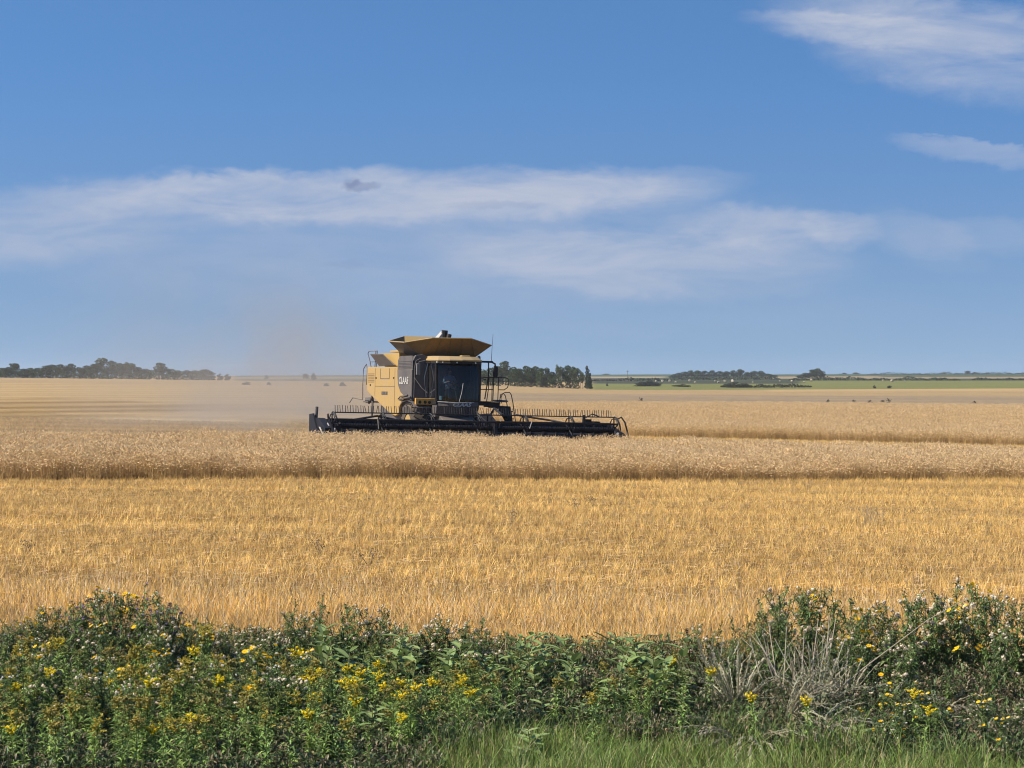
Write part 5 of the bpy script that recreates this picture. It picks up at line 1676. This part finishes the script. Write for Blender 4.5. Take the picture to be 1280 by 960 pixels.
# the goldenrod stand at front left
n_ = 0
while n_ < 225:
    px = random.uniform(-30, 620); D_ = random.uniform(13.2, 17.0)
    if D_ < float(np.interp(px, [-30, 330, 480, 620], [13.2, 13.2, 13.8, 15.8])): continue
    i = random.choices(range(5), (3.2, 3, 1.1 if px < 380 else 4, 6, 2.2))[0]
    place(gr[i], px, D_, random.uniform(.42, .58), .6, gr_lab[i], 'goldenrod', gr_lab[i].split(' in ')[0] + ' group'); n_ += 1
for px, D_, i in ((450, 16.4, 2), (468, 16.2, 2), (430, 16.6, 2), (492, 15.7, 2), (505, 15.9, 2), (520, 15.8, 2), (505, 15.3, 2), (545, 16.0, 2), (830, 17.4, 2), (842, 17.5, 0), (820, 17.6, 1), (880, 17.0, 2), (905, 17.6, 1), (1143, 15.9, 2), (1150, 15.1, 2), (1012, 15.5, 2), (945, 15.6, 2), (745, 15.4, 4), (575, 15.5, 2)):
    place(gr[i], px, D_, .5, .6, gr_lab[i], 'goldenrod', gr_lab[i].split(' in ')[0] + ' group')
# single milkweeds standing in the grass
for px, D_, h, lb in ((665, 14.9, .30, 'pale milkweed standing alone in the grass at bottom centre'), (640, 14.6, .2, 'small milkweed at the bottom edge left of the lone milkweed'), (628, 15.6, .34, 'milkweed at the left end of the grass verge'),
                      (1075, 15.6, .26, 'milkweed with a pale blue green leaf in the grass at right'), (1010, 16.6, .3, 'milkweed in the grass just right of the grey wormwood'), (1190, 16.2, .25, 'small milkweed in the grass far right')):
    place(mw[0], px, D_, h, .62, lb, 'milkweed', None, sxy=.85)
# grey wormwood
ww = [wormwood(241, az0=None), wormwood(242, h=.85, az0=-.7)]
for j, (px, D_, h, lb) in enumerate(((975, 16.4, .80, 'large grey feathery wormwood spilling over the grass'), (1015, 16.9, .72, 'tallest grey wormwood behind the dead stalks'), (922, 17.0, .70, 'grey green wormwood at the left of the wormwood patch'),
                                    (935, 15.6, .45, 'low sprawling grey wormwood at the edge of the grass'), (1100, 17.0, .55, 'brownish wormwood sprays right of the large grey wormwood'), (895, 17.7, .64, 'grey green wormwood next to the yellow goldenrod'), (1160, 17.0, .5, 'brownish wormwood low in the right hand weeds'),
                                    (1010, 15.8, .50, 'drooping wormwood spray right of the large grey wormwood'), (1055, 17.3, .6, 'wormwood behind the long leaning stalk'))):
    place(ww[(1, 0, 0, 1, 1, 0, 1, 1, 0)[j]], px, D_, h, .62, lb, 'wormwood', None, rz=random.uniform(-.3, .3) + (0 if j != 3 else -1.6), sxy=1.1)
for j, (px, D_, h, lb) in enumerate(((1005, 17.6, .85, 'bare pale dead stalks fanning up behind the wormwood'), (978, 17.8, .8, 'left cluster of bare pale dead stalks behind the wormwood'), (1035, 17.9, .8, 'right cluster of bare pale dead stalks behind the wormwood'))):
    o = dead_stems(250 + j, h); o.location = at(px, D_)
    tag(o, lb, 'dead stalks')
mb = MB(); mb.tube([(0, 0, 0), (.3, .05, .22), (.9, .1, .62), (1.25, .1, .80)], .007, 5, (.42, .34, .24), r2=.003)
o = mb.build('fallen_stalk', mat_stem); o.location = at(1040, 17.0, .25); o.rotation_euler = (0, 0, .15)
tag(o, 'long pale stalk leaning right across the weeds beside the yellow blooms', 'dead stalk')
o = seed_spike(261); o.location = at(864, 18.4); o.scale = (1, 1, .78)
tag(o, 'dark brown dock seed spike rising from the weeds right of centre', 'dock plant')
o = seed_spike(262); o.location = at(868, 18.1); o.scale = (1, 1, .6)
tag(o, 'shorter dark brown dock spike leaning against the taller one', 'dock plant'); o.rotation_euler = (0, .08, 0)
# odd weeds standing in the stubble
def dry_weed(px, D, h, lb, c=(0.10, 0.085, 0.07), n=40):
    mb = MB(); random.seed(int(px))
    for j in range(6):
        a = random.uniform(0, 6.28); e = rdir(a, random.uniform(.9, 1.5)) * h * random.uniform(.6, 1)
        mb.tube([(0, 0, 0), e], .004, 4, c, r2=.002)
        for _ in range(n // 6): fluff(mb, e + Vector((random.gauss(0, .03), random.gauss(0, .03), random.gauss(0, .015))), .012, c, 4)
    o = mb.build('dry_weed', mat_stem); o.location = at(px, D); tag(o, lb, 'dry weed'); return o
dry_weed(150, 19.2, .85, 'dark umbel topped weed rising highest above the left hand weeds', (.09, .08, .09), 60)
for px, y_, lb in ((462, 712, 'dark dry weed tuft in the stubble right of the left weed bank'), (400, 700, 'small dark weed in the stubble left of the larger tuft'), (640, 655, 'small weed in the mid stubble near centre'), (742, 630, 'thin dark weed in the far stubble right of the machine'), (718, 636, 'pale dry weed in the far stubble'), (32, 706, 'small dark weed in the stubble at far left')):
    D_ = CZ * FPX / (y_ + 3 - HY)
    dry_weed(px, D_, .28, lb)
for j in range(7):
    px = random.uniform(1080, 1108); D_ = random.uniform(39, 42)
    o = dry_weed(px, D_, .45, 'wispy pale weed in the sparse group in the stubble at right', (.35, .26, .15), 12); o['group'] = 'wispy weeds in the stubble'
for px, lb in ((1035, 'leftmost of the dark weeds on the far wheat slope'), (1067, 'second dark weed from the left on the far wheat slope'), (1087, 'middle dark weed on the far wheat slope'), (1104, 'dark weed just left of the tallest on the wheat slope'), (1111, 'tallest dark weed on the far wheat slope'), (1218, 'dark weed alone at the right on the far wheat slope'), (716 + 85, 'dark fleck of weed on the wheat right of the header')):
    D_ = 320
    mb = MB(); random.seed(px)
    for _ in range(30): fluff(mb, (random.gauss(0, .16), 0, random.uniform(.0, .5 if px != 1111 else .8)), .085, (.045, .042, .03), 4)
    o = mb.build('weed_clump', mat_stem); o.location = at(px, D_, .0); tag(o, lb, 'weed')
for px, y_, D_, w_, lb in ((308, 478.5, 700, 10, 'brownish bush patch in the hazy field left of the dust'), (336, 479, 700, 6, 'small brownish bush in the hazy field'), (408, 480.5, 640, 7, 'brownish bush in the hazy field left of the harvester ladder'), (428, 479, 640, 8, 'bush nearest the harvester in the hazy field')):
    put_tree(px, D_, y_ - 1.5, w_, 'bush', lb, None, 'bush', -.2)

# ------------------------------------------------------------------ air: haze over the plain, dust behind the machine
def vol_mat(name, color, dens, aniso, noise=None):
    m = bpy.data.materials.new(name); m.use_nodes = True
    b = NB(m.node_tree)
    v = b.n('ShaderNodeVolumePrincipled')
    b.put(v.inputs['Color'], color); v.inputs['Anisotropy'].default_value = aniso
    if noise: b.put(v.inputs['Density'], noise(b, dens))
    else: v.inputs['Density'].default_value = dens
    o = b.n('ShaderNodeOutputMaterial'); b.nt.links.new(v.outputs[0], o.inputs['Volume'])
    return m


mb = MB(); mb.box((-2150, -40, -16), (2150, 3320, 26))
hz = mb.build('haze', vol_mat('haze_air', (0.86, 0.90, 0.96), 0.00009, 0.2))
tag(hz, 'thin blue haze over the far fields', 'haze', kind='stuff')


def dust_noise(b, dens):
    tc = b.n('ShaderNodeTexCoord')
    sp_x = b.n('ShaderNodeSeparateXYZ'); b.put(sp_x.inputs[0], tc.outputs['Generated'])
    gx, gy, gz = sp_x.outputs
    n1 = b.noise(b.vscale(tc.outputs['Object'], (.16, .05, .16)), 1.0, 4, .6, .4)
    # ragged puff: thick near the ground and near the machine, thinning upward and outward
    fx_ = b.m('MULTIPLY', b.ramp(gx, 0.12, 0.72), b.ramp(b.m('ADD', gx, b.m('MULTIPLY', gz, 0.25)), 1.0, 0.62))
    fz_ = b.m('POWER', b.m('SUBTRACT', 1.0, gz, clamp=True), 2.0)
    fy_ = b.m('MULTIPLY', b.ramp(gy, 0.0, 0.15), b.ramp(gy, 1.0, 0.6))
    f = b.m('MULTIPLY', b.m('MULTIPLY', fx_, fz_), fy_)
    return b.m('MULTIPLY', b.m('MULTIPLY', f, b.ramp(n1, 0.36, 0.72)), dens)


mb = MB(); mb.box((-27, 81, -0.6), (-3.5, 150, 12.5))
dc = mb.build('dust_cloud', vol_mat('dust_air', (0.60, 0.555, 0.51), 0.14, 0.3, dust_noise))
tag(dc, 'brown dust cloud drifting behind the harvester', 'dust', kind='stuff')
cy.volume_step_rate = 1.0
cy.volume_max_steps = 128
